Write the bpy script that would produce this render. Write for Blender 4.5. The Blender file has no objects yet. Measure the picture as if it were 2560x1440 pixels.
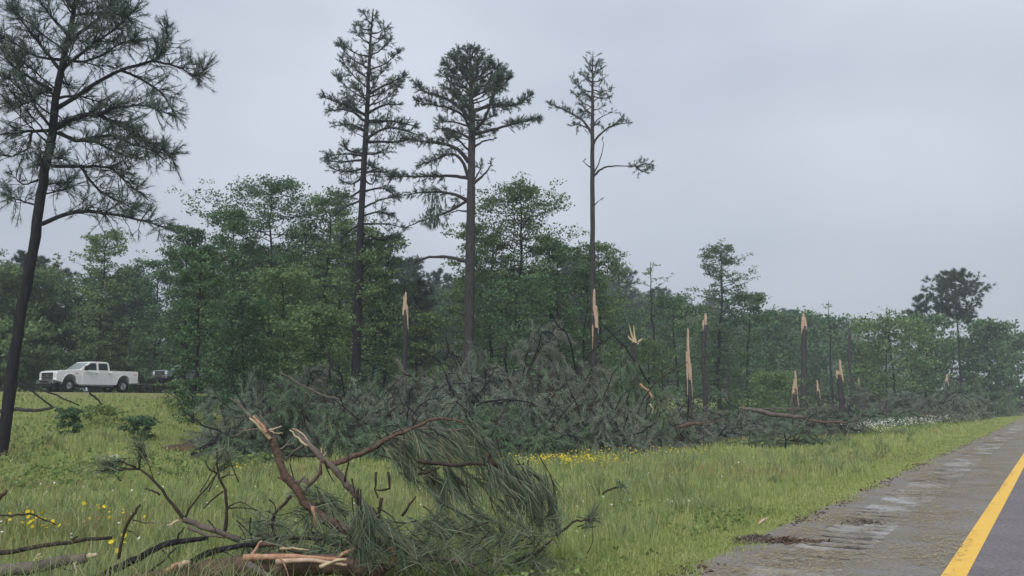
import bpy, math, random
import numpy as np
from mathutils import Vector
random.seed(7); RNG = np.random.default_rng(7)
sc = bpy.context.scene
COL = sc.collection

# ------------------------------------------------------------------ camera, sky, sun, exposure
F = 2150.0; CX = 1280.0; CY = 720.0; H = 1.35
PITCH = math.atan((1005 - CY) / F)
ROADA = math.radians(32.2)
SA, CA = math.sin(ROADA), math.cos(ROADA)
cam_d = bpy.data.cameras.new('camera'); cam = bpy.data.objects.new('camera', cam_d); COL.objects.link(cam)
cam.location = (0, 0, H); cam.rotation_euler = (math.pi / 2 + PITCH, 0, 0)
cam_d.sensor_width = 36; cam_d.lens = 36 * F / 2560; cam_d.clip_start = 0.1; cam_d.clip_end = 6000
sc.camera = cam
sc.cycles.use_denoising = True
sc.cycles.max_bounces = 5; sc.cycles.diffuse_bounces = 3; sc.cycles.transmission_bounces = 3; sc.cycles.volume_bounces = 1
sc.view_settings.view_transform = 'Standard'; sc.view_settings.look = 'None'; sc.view_settings.gamma = 1.0
sc.view_settings.use_curve_mapping = False
sc.view_settings.exposure = 0.5

SUN_EL, SUN_AZ = 42.0, 200.0      # high, behind the camera to the left, smothered by cloud
w = bpy.data.worlds.new('World'); sc.world = w; w.use_nodes = True
nt = w.node_tree; nt.nodes.clear()
def wn(t, **k):
    n = nt.nodes.new(t)
    for a, b in k.items(): setattr(n, a, b)
    return n
out = wn('ShaderNodeOutputWorld'); bg = wn('ShaderNodeBackground'); bg.inputs[1].default_value = 0.1
sky = wn('ShaderNodeTexSky', sky_type='NISHITA', sun_disc=False)
sky.sun_elevation = math.radians(SUN_EL); sky.sun_rotation = math.radians(SUN_AZ)
tc = wn('ShaderNodeTexCoord'); mp = wn('ShaderNodeMapping'); mp.inputs['Scale'].default_value = (1.0, 1.0, 2.2)
nz = wn('ShaderNodeTexNoise'); nz.inputs['Scale'].default_value = 1.7; nz.inputs['Detail'].default_value = 3.5; nz.inputs['Roughness'].default_value = 0.45
rp = wn('ShaderNodeValToRGB')
rp.color_ramp.elements[0].position = 0.3; rp.color_ramp.elements[0].color = (0.35, 0.39, 0.465, 1)
rp.color_ramp.elements[1].position = 0.7; rp.color_ramp.elements[1].color = (0.595, 0.63, 0.71, 1)
sclr = wn('ShaderNodeMix', data_type='RGBA', blend_type='MULTIPLY'); sclr.inputs[0].default_value = 1
sclr.inputs[7].default_value = (6.65, 6.65, 6.65, 1)
mx = wn('ShaderNodeMix', data_type='RGBA'); mx.inputs[0].default_value = 0.93
L = nt.links.new
L(tc.outputs['Generated'], mp.inputs[0]); L(mp.outputs[0], nz.inputs['Vector']); L(nz.outputs['Fac'], rp.inputs[0])
L(rp.outputs[0], sclr.inputs[6]); L(sky.outputs[0], mx.inputs[6]); L(sclr.outputs[2], mx.inputs[7])
# an overcast sky is brighter overhead than at the horizon
sep = wn('ShaderNodeSeparateXYZ'); L(tc.outputs['Generated'], sep.inputs[0])
gr = wn('ShaderNodeMapRange'); gr.inputs[1].default_value = 0.0; gr.inputs[2].default_value = 1.0; gr.inputs[3].default_value = 0.96; gr.inputs[4].default_value = 1.75
L(sep.outputs['Z'], gr.inputs[0])
up_ = wn('ShaderNodeMix', data_type='RGBA', blend_type='MULTIPLY'); up_.inputs[0].default_value = 1; L(mx.outputs[2], up_.inputs[6]); L(gr.outputs[0], up_.inputs[7])
L(up_.outputs[2], bg.inputs[0]); L(bg.outputs[0], out.inputs[0])
sd = bpy.data.lights.new('sun', 'SUN'); sd.energy = 1.5; sd.angle = math.radians(25); sd.color = (1.0, 0.97, 0.92)
sun = bpy.data.objects.new('sun', sd); COL.objects.link(sun)
_az = math.radians(SUN_AZ)
_dir = Vector((math.sin(_az) * math.cos(math.radians(SUN_EL)), math.cos(_az) * math.cos(math.radians(SUN_EL)), math.sin(math.radians(SUN_EL))))
sun.rotation_euler = _dir.to_track_quat('Z', 'Y').to_euler()
HAZE = 0.0009

# ------------------------------------------------------------------ placing helpers
def P(px, py, Y):
    """the point at forward distance Y (metres) seen at photo position px, py"""
    x = (px - CX) / F; z = -(py - CY) / F
    yy = math.cos(PITCH) - math.sin(PITCH) * z; zz = math.sin(PITCH) + math.cos(PITCH) * z
    t = Y / yy
    return np.array((x * t, Y, H + zz * t))
def XY(d, s): return (-CA * d + SA * s, SA * d + CA * s)     # d metres left of the camera, s metres along the road
_D = np.array([-2000, -60, -30, -16, -10, -9.8, 2.66, 4, 8, 14, 22, 32, 42, 47, 49.5, 61, 64, 70, 120, 2500.0])
_Z = np.array([0.5, 0.5, -.3, -.8, -.03, 0, 0, -.1, -.28, -.45, -.4, .3, 1.2, 1.82, 1.92, 1.95, 1.8, 2.1, 3.0, 3.0])
def dof(x, y): return -CA * np.asarray(x) + SA * np.asarray(y)
def ground(x, y):
    x = np.asarray(x, float); y = np.asarray(y, float)
    d = dof(x, y); z = np.interp(d, _D, _Z)
    wv = np.clip((d - 3) / 6, 0, 1) * np.clip((49 - d) / 4, 0, 1)
    return z + wv * (0.10 * np.sin(x * .31 + 1.3) * np.cos(y * .27) + .05 * np.sin(x * .9 + y * .7))
def px2m(p, Y): return p * Y / F * 1.01

# ------------------------------------------------------------------ materials
def mat(name, c1, c2=None, c3=None, scale=4.0, rough=0.9, bump=0.0, bscale=None, island=False, trans=0.0, detail=5, stretch=None, metal=0.0, spec=0.12, coat=0.0):
    m = bpy.data.materials.new(name); m.use_nodes = True
    t = m.node_tree; b = t.nodes['Principled BSDF']; lk = t.links.new
    b.inputs['Roughness'].default_value = rough; b.inputs['Metallic'].default_value = metal
    b.inputs['Specular IOR Level'].default_value = spec; b.inputs['Coat Weight'].default_value = coat
    b.inputs['Base Color'].default_value = (*c1, 1)
    tcn = t.nodes.new('ShaderNodeTexCoord'); vec = tcn.outputs['Object']
    if stretch:
        mpn = t.nodes.new('ShaderNodeMapping'); mpn.inputs['Scale'].default_value = stretch; lk(vec, mpn.inputs[0]); vec = mpn.outputs[0]
    colour = None
    if c2 is not None:
        n = t.nodes.new('ShaderNodeTexNoise'); n.inputs['Scale'].default_value = scale; n.inputs['Detail'].default_value = detail
        n.inputs['Roughness'].default_value = .6
        lk(vec, n.inputs['Vector']); fac = n.outputs['Fac']
        if island:
            g = t.nodes.new('ShaderNodeNewGeometry'); a = t.nodes.new('ShaderNodeMath'); a.operation = 'MULTIPLY_ADD'
            a.inputs[1].default_value = .55; lk(g.outputs['Random Per Island'], a.inputs[0])
            s = t.nodes.new('ShaderNodeMath'); s.operation = 'SUBTRACT'; s.inputs[1].default_value = .27; lk(fac, s.inputs[0]); lk(s.outputs[0], a.inputs[2]); fac = a.outputs[0]
        r = t.nodes.new('ShaderNodeValToRGB'); e = r.color_ramp.elements
        e[0].position = .3; e[0].color = (*c1, 1); e[1].position = .7; e[1].color = (*c2, 1)
        if c3 is not None: q = e.new(.9); q.color = (*c3, 1)
        lk(fac, r.inputs[0]); colour = r.outputs[0]; lk(colour, b.inputs['Base Color'])
    if bump:
        n2 = t.nodes.new('ShaderNodeTexNoise'); n2.inputs['Scale'].default_value = bscale or scale * 3; n2.inputs['Detail'].default_value = 6
        lk(vec, n2.inputs['Vector']); bp = t.nodes.new('ShaderNodeBump'); bp.inputs['Strength'].default_value = 1; bp.inputs['Distance'].default_value = bump
        lk(n2.outputs['Fac'], bp.inputs['Height']); lk(bp.outputs[0], b.inputs['Normal'])
    if trans:
        tr = t.nodes.new('ShaderNodeBsdfTranslucent'); ms = t.nodes.new('ShaderNodeMixShader'); ms.inputs[0].default_value = trans
        if colour: lk(colour, tr.inputs[0])
        else: tr.inputs[0].default_value = (*c1, 1)
        lk(b.outputs[0], ms.inputs[1]); lk(tr.outputs[0], ms.inputs[2]); lk(ms.outputs[0], t.nodes['Material Output'].inputs['Surface'])
    return m
M = {}
M['bark'] = mat('bark', (.028, .026, .030), (.085, .075, .075), scale=5, bump=.03, bscale=14, stretch=(3, 3, .6))
M['bark_dark'] = mat('bark_dark', (.012, .012, .017), (.038, .035, .042), scale=5, bump=.03, bscale=14, stretch=(3, 3, .6))
M['bark_grey'] = mat('bark_grey', (.09, .075, .065), (.20, .165, .145), (.26, .16, .11), scale=9, bump=.012, bscale=40)
M['bark_brown'] = mat('bark_brown', (.06, .042, .034), (.19, .125, .095), (.30, .18, .12), scale=14, bump=.012, bscale=50)
M['twig'] = mat('twig', (.025, .022, .018), (.07, .055, .045), scale=20)
M['twig_pale'] = mat('twig_pale', (.12, .09, .07), (.28, .24, .20), scale=20)
M['wood'] = mat('wood', (.40, .27, .19), (.60, .45, .34), (.70, .58, .46), scale=18, bump=.006, bscale=60, stretch=(1, 1, .3), rough=.75)
M['wood_red'] = mat('wood_red', (.30, .15, .09), (.58, .36, .24), (.72, .56, .40), scale=22, bump=.006, bscale=60, rough=.75)
M['wood_pale'] = mat('wood_pale', (.42, .33, .20), (.66, .56, .38), scale=22, bump=.004, bscale=60, rough=.75)
M['needles'] = mat('needles', (.085, .12, .10), (.17, .225, .18), scale=1.2, island=True, trans=.35, rough=.6)
M['needles_far'] = mat('needles_far', (.050, .075, .062), (.105, .14, .105), scale=.8, island=True, trans=.18, rough=.6)
M['needles_fallen'] = mat('needles_fallen', (.165, .21, .165), (.30, .36, .28), (.30, .29, .20), scale=.7, island=True, trans=.2, rough=.6)
M['needles_fallen_green'] = mat('needles_fallen_green', (.125, .195, .125), (.24, .33, .20), (.28, .30, .17), scale=.7, island=True, trans=.2, rough=.6)
M['needles_fallen_brown'] = mat('needles_fallen_brown', (.16, .18, .15), (.28, .30, .245), (.32, .27, .19), scale=.7, island=True, trans=.2, rough=.6)
M['needles_near'] = mat('needles_near', (.085, .120, .080), (.225, .265, .180), (.36, .34, .23), scale=3, island=True, trans=.25, rough=.5)
M['leaf_dark'] = mat('leaf_dark', (.055, .118, .062), (.15, .235, .115), scale=.5, island=True, trans=.3, rough=.6)
M['leaf'] = mat('leaf', (.090, .155, .068), (.215, .30, .125), scale=.7, island=True, trans=.3, rough=.6)
M['leaf_pale'] = mat('leaf_pale', (.10, .145, .095), (.18, .235, .145), scale=.45, island=True, trans=.35, rough=.6)
M['grass'] = mat('grass', (.265, .325, .105), (.45, .49, .20), (.50, .44, .26), scale=.55, island=True, trans=.35, rough=.6)
M['weeds'] = mat('weeds', (.15, .215, .07), (.27, .34, .12), scale=.6, island=True, trans=.3)
M['ground'] = mat('ground', (.16, .19, .055), (.25, .28, .09), (.17, .13, .07), scale=.9, bump=.05, bscale=6)
M['verge'] = mat('verge', (.18, .19, .075), (.26, .25, .11), (.27, .22, .13), scale=.5, bump=.04, bscale=5)
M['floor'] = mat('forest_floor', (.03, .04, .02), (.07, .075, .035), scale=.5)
M['soil'] = mat('soil', (.05, .032, .022), (.13, .085, .06), scale=3, bump=.04, bscale=15)
M['straw'] = mat('straw', (.26, .20, .10), (.46, .38, .20), scale=3, island=True)
M['straw_dull'] = mat('straw_dull', (.10, .085, .06), (.40, .36, .29), scale=3, island=True)
M['petal_white'] = mat('petal_white', (.62, .64, .58), (.8, .8, .74), scale=3, island=True, trans=.2)
M['petal_yellow'] = mat('petal_yellow', (.62, .47, .03), (.75, .60, .05), scale=3, island=True, trans=.2)
def asphalt(name, base, brown, patch=None, pl=.50):
    m = mat(name, base, brown, scale=1.3, rough=.92, detail=8)
    t = m.node_tree; b = t.nodes['Principled BSDF']; lk = t.links.new
    tcn = [n for n in t.nodes if n.type == 'TEX_COORD'][0]
    v = t.nodes.new('ShaderNodeTexVoronoi'); v.inputs['Scale'].default_value = 75; lk(tcn.outputs['Object'], v.inputs['Vector'])
    n = t.nodes.new('ShaderNodeTexNoise'); n.inputs['Scale'].default_value = 28; n.inputs['Detail'].default_value = 6; lk(tcn.outputs['Object'], n.inputs['Vector'])
    r = t.nodes.new('ShaderNodeMapRange'); r.inputs[1].default_value = .25; r.inputs[2].default_value = .75; r.inputs[3].default_value = .62; r.inputs[4].default_value = 1.4
    lk(n.outputs['Fac'], r.inputs[0])
    mm = t.nodes.new('ShaderNodeMix'); mm.data_type = 'RGBA'; mm.blend_type = 'MULTIPLY'; mm.inputs[0].default_value = 1
    lk(b.inputs['Base Color'].links[0].from_socket, mm.inputs[6]); lk(r.outputs[0], mm.inputs[7])
    o = mm.outputs[2]
    if patch:
        pn = t.nodes.new('ShaderNodeTexNoise'); pn.inputs['Scale'].default_value = 1.1; pn.inputs['Detail'].default_value = 7; pn.inputs['Roughness'].default_value = .65
        lk(tcn.outputs['Object'], pn.inputs['Vector'])
        pr = t.nodes.new('ShaderNodeMapRange'); pr.inputs[1].default_value = pl; pr.inputs[2].default_value = pl + .12; pr.inputs[4].default_value = .8; lk(pn.outputs['Fac'], pr.inputs[0])
        m2 = t.nodes.new('ShaderNodeMix'); m2.data_type = 'RGBA'; lk(pr.outputs[0], m2.inputs[0]); lk(o, m2.inputs[6]); m2.inputs[7].default_value = (*patch, 1); o = m2.outputs[2]
    lk(o, b.inputs['Base Color'])
    bp = t.nodes.new('ShaderNodeBump'); bp.inputs['Distance'].default_value = .006; lk(v.outputs['Distance'], bp.inputs['Height']); lk(bp.outputs[0], b.inputs['Normal'])
    return m
M['asphalt'] = asphalt('asphalt', (.160, .148, .150), (.215, .198, .200))
M['shoulder'] = asphalt('shoulder_asphalt', (.185, .165, .132), (.25, .225, .188), (.235, .23, .225))
M['rumble'] = asphalt('rumble_asphalt', (.185, .168, .138), (.25, .228, .195), (.40, .40, .40), .47)
M['line'] = mat('line_paint', (.78, .47, .085), (.82, .53, .12), (.45, .32, .14), scale=6, rough=.7)
M['line'].node_tree.nodes['Color Ramp'].color_ramp.elements[2].position = .76
M['white_line'] = mat('white_line_paint', (.6, .6, .58), (.7, .7, .68), scale=6, rough=.7)
M['paint'] = mat('truck_paint', (.90, .90, .90), rough=.3, spec=.5, coat=.6)
M['grey_paint'] = mat('grey_paint', (.16, .20, .21), rough=.35, spec=.5, coat=.5)
M['glass'] = mat('dark_glass', (.03, .045, .05), rough=.08, spec=.6)
M['windshield'] = mat('windshield_glass', (.20, .24, .23), rough=.15, spec=.7)
M['rubber'] = mat('rubber', (.02, .02, .022), rough=.9)
M['chrome'] = mat('chrome', (.62, .62, .63), rough=.22, metal=.9)
M['black'] = mat('black_plastic', (.02, .02, .022), rough=.6)
M['steel'] = mat('trailer_steel', (.05, .05, .055), (.10, .095, .09), scale=6, rough=.6)
M['lamp'] = mat('lamp_lens', (.6, .62, .62), rough=.1)
M['red'] = mat('red_lens', (.35, .02, .02), rough=.2)
M['decal'] = mat('decal', (.5, .18, .14), rough=.5)
M['orange'] = mat('orange_plastic', (.75, .25, .03), rough=.5)

# ------------------------------------------------------------------ mesh builder
def unit(v): return v / np.maximum(np.linalg.norm(v, axis=-1, keepdims=True), 1e-9)
class MB:
    def __init__(s): s.v = []; s.f = []; s.n = 0
    def add(s, v, f, m=0, smooth=False):
        s.v.append(np.asarray(v, float).reshape(-1, 3)); s.f.append((np.asarray(f, np.int64) + s.n, m, smooth)); s.n += len(s.v[-1])
    def build(s, name, mats, parent=None, loc=None):
        me = bpy.data.meshes.new(name); V = np.concatenate(s.v) if s.v else np.zeros((0, 3))
        if loc is not None: V = V - np.asarray(loc)
        me.vertices.add(len(V)); me.vertices.foreach_set('co', V.astype(np.float32).ravel())
        li = np.concatenate([f.ravel() for f, _, _ in s.f]); tot = np.concatenate([np.full(len(f), f.shape[1]) for f, _, _ in s.f])
        st = np.concatenate([[0], np.cumsum(tot)[:-1]])
        me.loops.add(len(li)); me.loops.foreach_set('vertex_index', li.astype(np.int32))
        me.polygons.add(len(tot)); me.polygons.foreach_set('loop_start', st.astype(np.int32))
        me.polygons.foreach_set('material_index', np.concatenate([np.full(len(f), m) for f, m, _ in s.f]).astype(np.int32))
        me.polygons.foreach_set('use_smooth', np.concatenate([np.full(len(f), q) for f, _, q in s.f]))
        for m in (mats if isinstance(mats, (list, tuple)) else [mats]): me.materials.append(m)
        me.update(calc_edges=True)
        o = bpy.data.objects.new(name, me); COL.objects.link(o)
        if parent is not None: o.parent = parent
        elif loc is not None: o.location = loc
        return o
    def tube(s, pts, rad, sides=6, m=0, lump=0.0, cap=True, smooth=True):
        pts = np.asarray(pts, float); n = len(pts); rad = np.asarray(rad, float) * np.ones(n)
        tg = unit(np.gradient(pts, axis=0)); ref = np.array((.13, .21, .97)) if abs(tg[0][2]) < .9 else np.array((1, .1, 0.))
        a = unit(np.cross(tg, ref)); b = np.cross(tg, a)
        th = np.arange(sides) * 2 * math.pi / sides
        r = rad[:, None] * (1 + lump * RNG.uniform(-1, 1, (n, sides)))
        V = pts[:, None, :] + r[..., None] * (np.cos(th)[None, :, None] * a[:, None, :] + np.sin(th)[None, :, None] * b[:, None, :])
        i = np.arange(n - 1)[:, None] * sides; j = np.arange(sides)[None, :]; k = (j + 1) % sides
        f = np.stack([i + j, i + k, i + k + sides, i + j + sides], -1).reshape(-1, 4)
        s.add(V, f, m, smooth)
        if cap:
            base = s.n - n * sides
            s.f.append((np.array([base + np.arange(sides)[::-1]]), m, False)); s.f.append((np.array([base + (n - 1) * sides + np.arange(sides)]), m, False))
    def box(s, c, d, m=0, taper=None):
        x, y, z = np.asarray(d) / 2; V = np.array([(-x, -y, -z), (x, -y, -z), (x, y, -z), (-x, y, -z), (-x, -y, z), (x, -y, z), (x, y, z), (-x, y, z)])
        s.add(V + np.asarray(c), [(0, 3, 2, 1), (4, 5, 6, 7), (0, 1, 5, 4), (1, 2, 6, 5), (2, 3, 7, 6), (3, 0, 4, 7)], m)
    def needles(s, C, D, n, Ln, W, spread=.8, along=.15, droop=.3, seg=1, m=0):
        C = np.repeat(np.asarray(C, float).reshape(-1, 3), n, 0); D = np.repeat(unit(np.asarray(D, float).reshape(-1, 3)), n, 0); N = len(C)
        d = unit(D + spread * unit(RNG.normal(size=(N, 3))) * RNG.uniform(.3, 1, (N, 1)))
        b = C + D * RNG.uniform(-along, along * .3, (N, 1)); l = Ln * RNG.uniform(.65, 1.1, (N, 1))
        sd_ = unit(np.cross(d, unit(RNG.normal(size=(N, 3))))) * W / 2; g = np.array((0, 0, 1.0))
        if seg == 1:
            tip = b + d * l - g * droop * l * .5
            V = np.stack([b - sd_, b + sd_, tip], 1); s.add(V, np.arange(N * 3).reshape(N, 3), m)
        else:
            m1 = b + d * l * .5 - g * droop * l * .12; tip = b + d * l - g * droop * l * .55
            V = np.stack([b - sd_, b + sd_, m1 - sd_ * .9, m1 + sd_ * .9, tip], 1); k = np.arange(N)[:, None] * 5
            base = s.n; s.add(V, k + np.array([[0, 1, 3, 2]]), m)
            s.f.append((k + base + np.array([[2, 3, 4]]), m, False))
    def leaves(s, C, n, R, size, flat=.5, m=0):
        C = np.repeat(np.asarray(C, float).reshape(-1, 3), n, 0); N = len(C)
        off = unit(RNG.normal(size=(N, 3))) * RNG.uniform(0, 1, (N, 1)) ** .6 * R * np.array((1.7, 1.7, .75)); c = C + off
        nrm = unit(RNG.normal(size=(N, 3)) + np.array((0, 0, flat))); a = unit(np.cross(nrm, unit(RNG.normal(size=(N, 3))))); b = np.cross(nrm, a)
        z = size * RNG.uniform(.6, 1.25, (N, 1))
        V = np.stack([c - a * z * .5, c - b * z * .3, c + a * z * .5, c + b * z * .3], 1); s.add(V, np.arange(N * 4).reshape(N, 4), m)
def curve(pts, n=4, jit=0.0):
    """smooth polyline through pts"""
    p = np.asarray(pts, float)
    if len(p) < 3: q = np.linspace(p[0], p[-1], n * 2 + 1)
    else:
        e = np.vstack([2 * p[0] - p[1], p, 2 * p[-1] - p[-2]]); o = []
        for i in range(1, len(e) - 2):
            for t in np.arange(n) / n:
                o.append(.5 * (2 * e[i] + (e[i + 1] - e[i - 1]) * t + (2 * e[i - 1] - 5 * e[i] + 4 * e[i + 1] - e[i + 2]) * t * t + (3 * e[i] - e[i - 1] - 3 * e[i + 1] + e[i + 2]) * t ** 3))
        o.append(p[-1]); q = np.array(o)
    if jit: q[1:-1] += RNG.normal(size=(len(q) - 2, 3)) * jit
    return q
def tag(o, label=None, cat=None, group=None, kind=None):
    if label: o['label'] = label
    if cat: o['category'] = cat
    if group: o['group'] = group
    if kind: o['kind'] = kind
    return o
def thing(name, loc, label, cat, group=None, rz=0):
    o = bpy.data.objects.new(name, None); COL.objects.link(o); o.location = loc; o.rotation_euler = (0, 0, rz); o.empty_display_size = .3
    return tag(o, label, cat, group)
def copy_tree(o, parent=None):
    c = o.copy(); COL.objects.link(c); c.parent = parent
    for ch in o.children: copy_tree(ch, c)
    return c

# ------------------------------------------------------------------ ground, roads
SS = np.concatenate([np.arange(-60, 0, 4), np.arange(0, 60, 1.0), np.arange(60, 160, 4), np.geomspace(160, 2400, 24)])
def band(name, ds, ss, m, dz=0.0, fn=None):
    D_, S_ = np.meshgrid(ds, ss, indexing='ij'); X, Y_ = XY(D_, S_); Z = ground(X, Y_) if fn is None else fn(D_, S_, X, Y_)
    nd, ns = D_.shape; V = np.stack([X, Y_, Z + dz], -1).reshape(-1, 3)
    i = np.arange(nd - 1)[:, None] * ns; j = np.arange(ns - 1)[None, :]
    f = np.stack([i + j, i + j + ns, i + j + ns + 1, i + j + 1], -1).reshape(-1, 4)[:, ::-1]
    b = MB(); b.add(V, f, 0, True); o = b.build(name, m); o['kind'] = 'structure'; return o
SW = np.concatenate([np.linspace(-2400, -60, 12)[:-1], SS])
band('median_ground', np.concatenate([np.arange(2.66, 44, .8), [44]]), SW, M['ground'])
band('far_verge', np.arange(44, 49.6, 1.1)[:5].tolist() + [49.5], SW, M['verge'])
band('far_carriageway', [49.5, 53, 57, 61], SW, M['asphalt'], fn=lambda D_, S_, X, Y_: np.interp(D_, _D, _Z))
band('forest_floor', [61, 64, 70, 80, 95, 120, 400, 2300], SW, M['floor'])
band('road', [-9.8, -6, -3, .79], SW, M['asphalt'], fn=lambda D_, S_, X, Y_: D_ * 0)
band('right_ground', [-2300, -400, -60, -45, -30, -22, -16, -13, -10, -9.8], SW, M['ground'])
# left shoulder with the milled rumble grooves
sr = np.concatenate([np.arange(2, 60, .045)])
def rum(D_, S_, X, Y_):
    g = np.clip(np.sin(S_ * 2 * math.pi / .32) * 1.6, 0, 1); inside = ((D_ > 1.62) & (D_ < 2.14))
    return -g * .022 * inside
band('shoulder_pavement', [.79, 1.2, 1.58], SW, M['shoulder'], fn=lambda D_, S_, X, Y_: D_ * 0)
band('rumble_strip', [1.58, 1.61, 1.66, 1.8, 1.95, 2.1, 2.16, 2.2], sr, M['rumble'], fn=rum)
band('shoulder_pavement', [1.58, 2.2], np.concatenate([SW[SW < 2], [2.0]]), M['shoulder'], fn=lambda D_, S_, X, Y_: D_ * 0)
band('shoulder_pavement', [1.58, 2.2], np.concatenate([[sr[-1]], SW[SW > 60]]), M['shoulder'], fn=lambda D_, S_, X, Y_: D_ * 0)
band('pavement_edge', [2.2, 2.4, 2.66], SW, M['shoulder'], fn=lambda D_, S_, X, Y_: D_ * 0)
band('yellow_line', [.70, .872], SW, M['line'], dz=.004, fn=lambda D_, S_, X, Y_: D_ * 0)
band('white_edge_line', [-6.85, -6.7], SW, M['white_line'], dz=.004, fn=lambda D_, S_, X, Y_: D_ * 0)
for k in range(14):
    band('lane_dash', [-3.1, -2.95], [k * 12.2 - 3, k * 12.2 - 1.5, k * 12.2], M['white_line'], dz=.004, fn=lambda D_, S_, X, Y_: D_ * 0)

# haze
b = MB(); b.box((0, 0, 15), (5400, 5400, 38)); hz = b.build('haze', bpy.data.materials.new('haze_air')); hz['kind'] = 'stuff'
hm = hz.data.materials[0]; hm.use_nodes = True; t = hm.node_tree; t.nodes.clear()
o_ = t.nodes.new('ShaderNodeOutputMaterial'); v_ = t.nodes.new('ShaderNodeVolumePrincipled')
v_.inputs['Color'].default_value = (.86, .93, 1, 1); v_.inputs['Density'].default_value = HAZE; v_.inputs['Anisotropy'].default_value = 0.0
t.links.new(v_.outputs[0], o_.inputs['Volume'])

# ------------------------------------------------------------------ generic trees (local coordinates, metres)
def broad_mesh(Hh, R, low=.35, nl=34, leaves=4200, size=.2, shape=0.6, sparse=False, tr=.012, clump=.34):
    """trunk + limbs and a leafy crown; returns (wood MB, crown MB)"""
    tw, cr = MB(), MB()
    lean = RNG.normal(size=2) * Hh * .025
    tp = curve([(0, 0, -.3), (lean[0] * .3, lean[1] * .3, Hh * .35), (lean[0], lean[1], Hh * .7), (lean[0] * 1.3, lean[1] * 1.1, Hh * .97)], 4, Hh * .004)
    r0 = Hh * tr; tw.tube(tp, np.linspace(r0, r0 * .12, len(tp)), 6, lump=.08)
    cents = []
    for k in range(nl):
        h = low + (0.97 - low) * (k + RNG.uniform(0, 1)) / nl
        base = np.array([np.interp(h, np.linspace(0, .97, len(tp)), tp[:, i]) for i in range(3)])
        u = (h - low) / (1 - low)
        rr = R * (math.sin(math.pi * min(1, .2 + u * .70)) ** (shape * .85)) * RNG.uniform(.35, 1.25) * (1 if u < .8 else .8)
        rr = max(rr, R * .15)
        az = k * 2.4 + RNG.uniform(-.5, .5); rise = RNG.uniform(-.05, .75) * rr * (.4 + u)
        e = base + np.array((math.cos(az) * rr, math.sin(az) * rr, rise)); e[2] = min(e[2], Hh * (.96 - .10 * min(1, rr / R) * RNG.uniform()))
        mid = (base + e) / 2 + np.array((0, 0, -.05 * rr)) + RNG.normal(size=3) * rr * .06
        lp = curve([base, mid, e], 3, rr * .02); tw.tube(lp, np.linspace(r0 * .28 * (1.1 - u * .7), r0 * .05, len(lp)), 4, cap=False)
        for q in range(3 if not sparse else 2):
            f = RNG.uniform(.4, .95); p0 = lp[int(f * (len(lp) - 1))]
            dd = unit(unit(e - base) + RNG.normal(size=3) * .7) * rr * RNG.uniform(.2, .45)
            sp = curve([p0, p0 + dd], 1); tw.tube(sp, np.linspace(r0 * .08, r0 * .02, len(sp)), 3, cap=False)
            cents += [sp[-1], sp[len(sp) // 2]]
        cents += [e, lp[-2]]
        if rr > 1.3: cents.append(lp[len(lp) // 2])
    cents = np.array(cents); n = max(3, int(leaves / len(cents)))
    keep = RNG.uniform(size=len(cents)) > .2
    cr.leaves(cents[keep], n, clump * (R / 3.0) ** .4, size)
    return tw, cr
def pine_mesh(Hh, R, low=.55, nl=30, tufts=5, nn=12, ln=.34, wd=.035, flat=False):
    tw, cr = MB(), MB(); r0 = Hh * .011
    lean = RNG.normal(size=2) * Hh * .01
    tp = curve([(0, 0, -.3), (lean[0], lean[1], Hh * .5), (lean[0] * .5, lean[1] * 2, Hh * .98)], 5, Hh * .002)
    tw.tube(tp, np.linspace(r0, r0 * .15, len(tp)), 6, lump=.06); C, D = [], []
    for k in range(nl):
        h = low + (.98 - low) * (k + RNG.uniform(0, 1)) / nl; u = (h - low) / (1 - low)
        base = np.array([np.interp(h, np.linspace(0, .98, len(tp)), tp[:, i]) for i in range(3)])
        rr = R * (1 - u ** 2.2 if not flat else max(.25, math.sin(math.pi * (.15 + .8 * u)))) * RNG.uniform(.55, 1.1) + .25
        az = k * 2.4 + RNG.uniform(-.6, .6); e = base + np.array((math.cos(az) * rr, math.sin(az) * rr, rr * RNG.uniform(.05, .55)))
        lp = curve([base, (base + e) / 2 + (0, 0, -.08 * rr), e], 3, rr * .02); tw.tube(lp, np.linspace(r0 * .25, r0 * .05, len(lp)), 4, cap=False)
        for q in range(tufts):
            f = RNG.uniform(.35, 1); p0 = lp[int(f * (len(lp) - 1))]; dd = unit(unit(e - base) + RNG.normal(size=3) * .8 + (0, 0, .3)) * rr * RNG.uniform(.1, .35)
            tw.tube(np.array([p0, p0 + dd]), [r0 * .05, r0 * .03], 3, cap=False)
            C.append(p0 + dd); D.append(dd); C.append(p0 + dd * .5); D.append(dd)
        C.append(e); D.append(e - base)
    cr.needles(C, D, nn, ln, wd, spread=1.3, along=.12, droop=.15)
    return tw, cr

def plant_tree(pair, name, loc, label, cat, group, leafm, barkm, rz=0.0, sc_=1.0, crown='crown'):
    r = thing(name, loc, label, cat, group, rz); r.scale = (sc_,) * 3
    pair[0].build('trunk', barkm, r); pair[1].build(crown, leafm, r); return r

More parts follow.
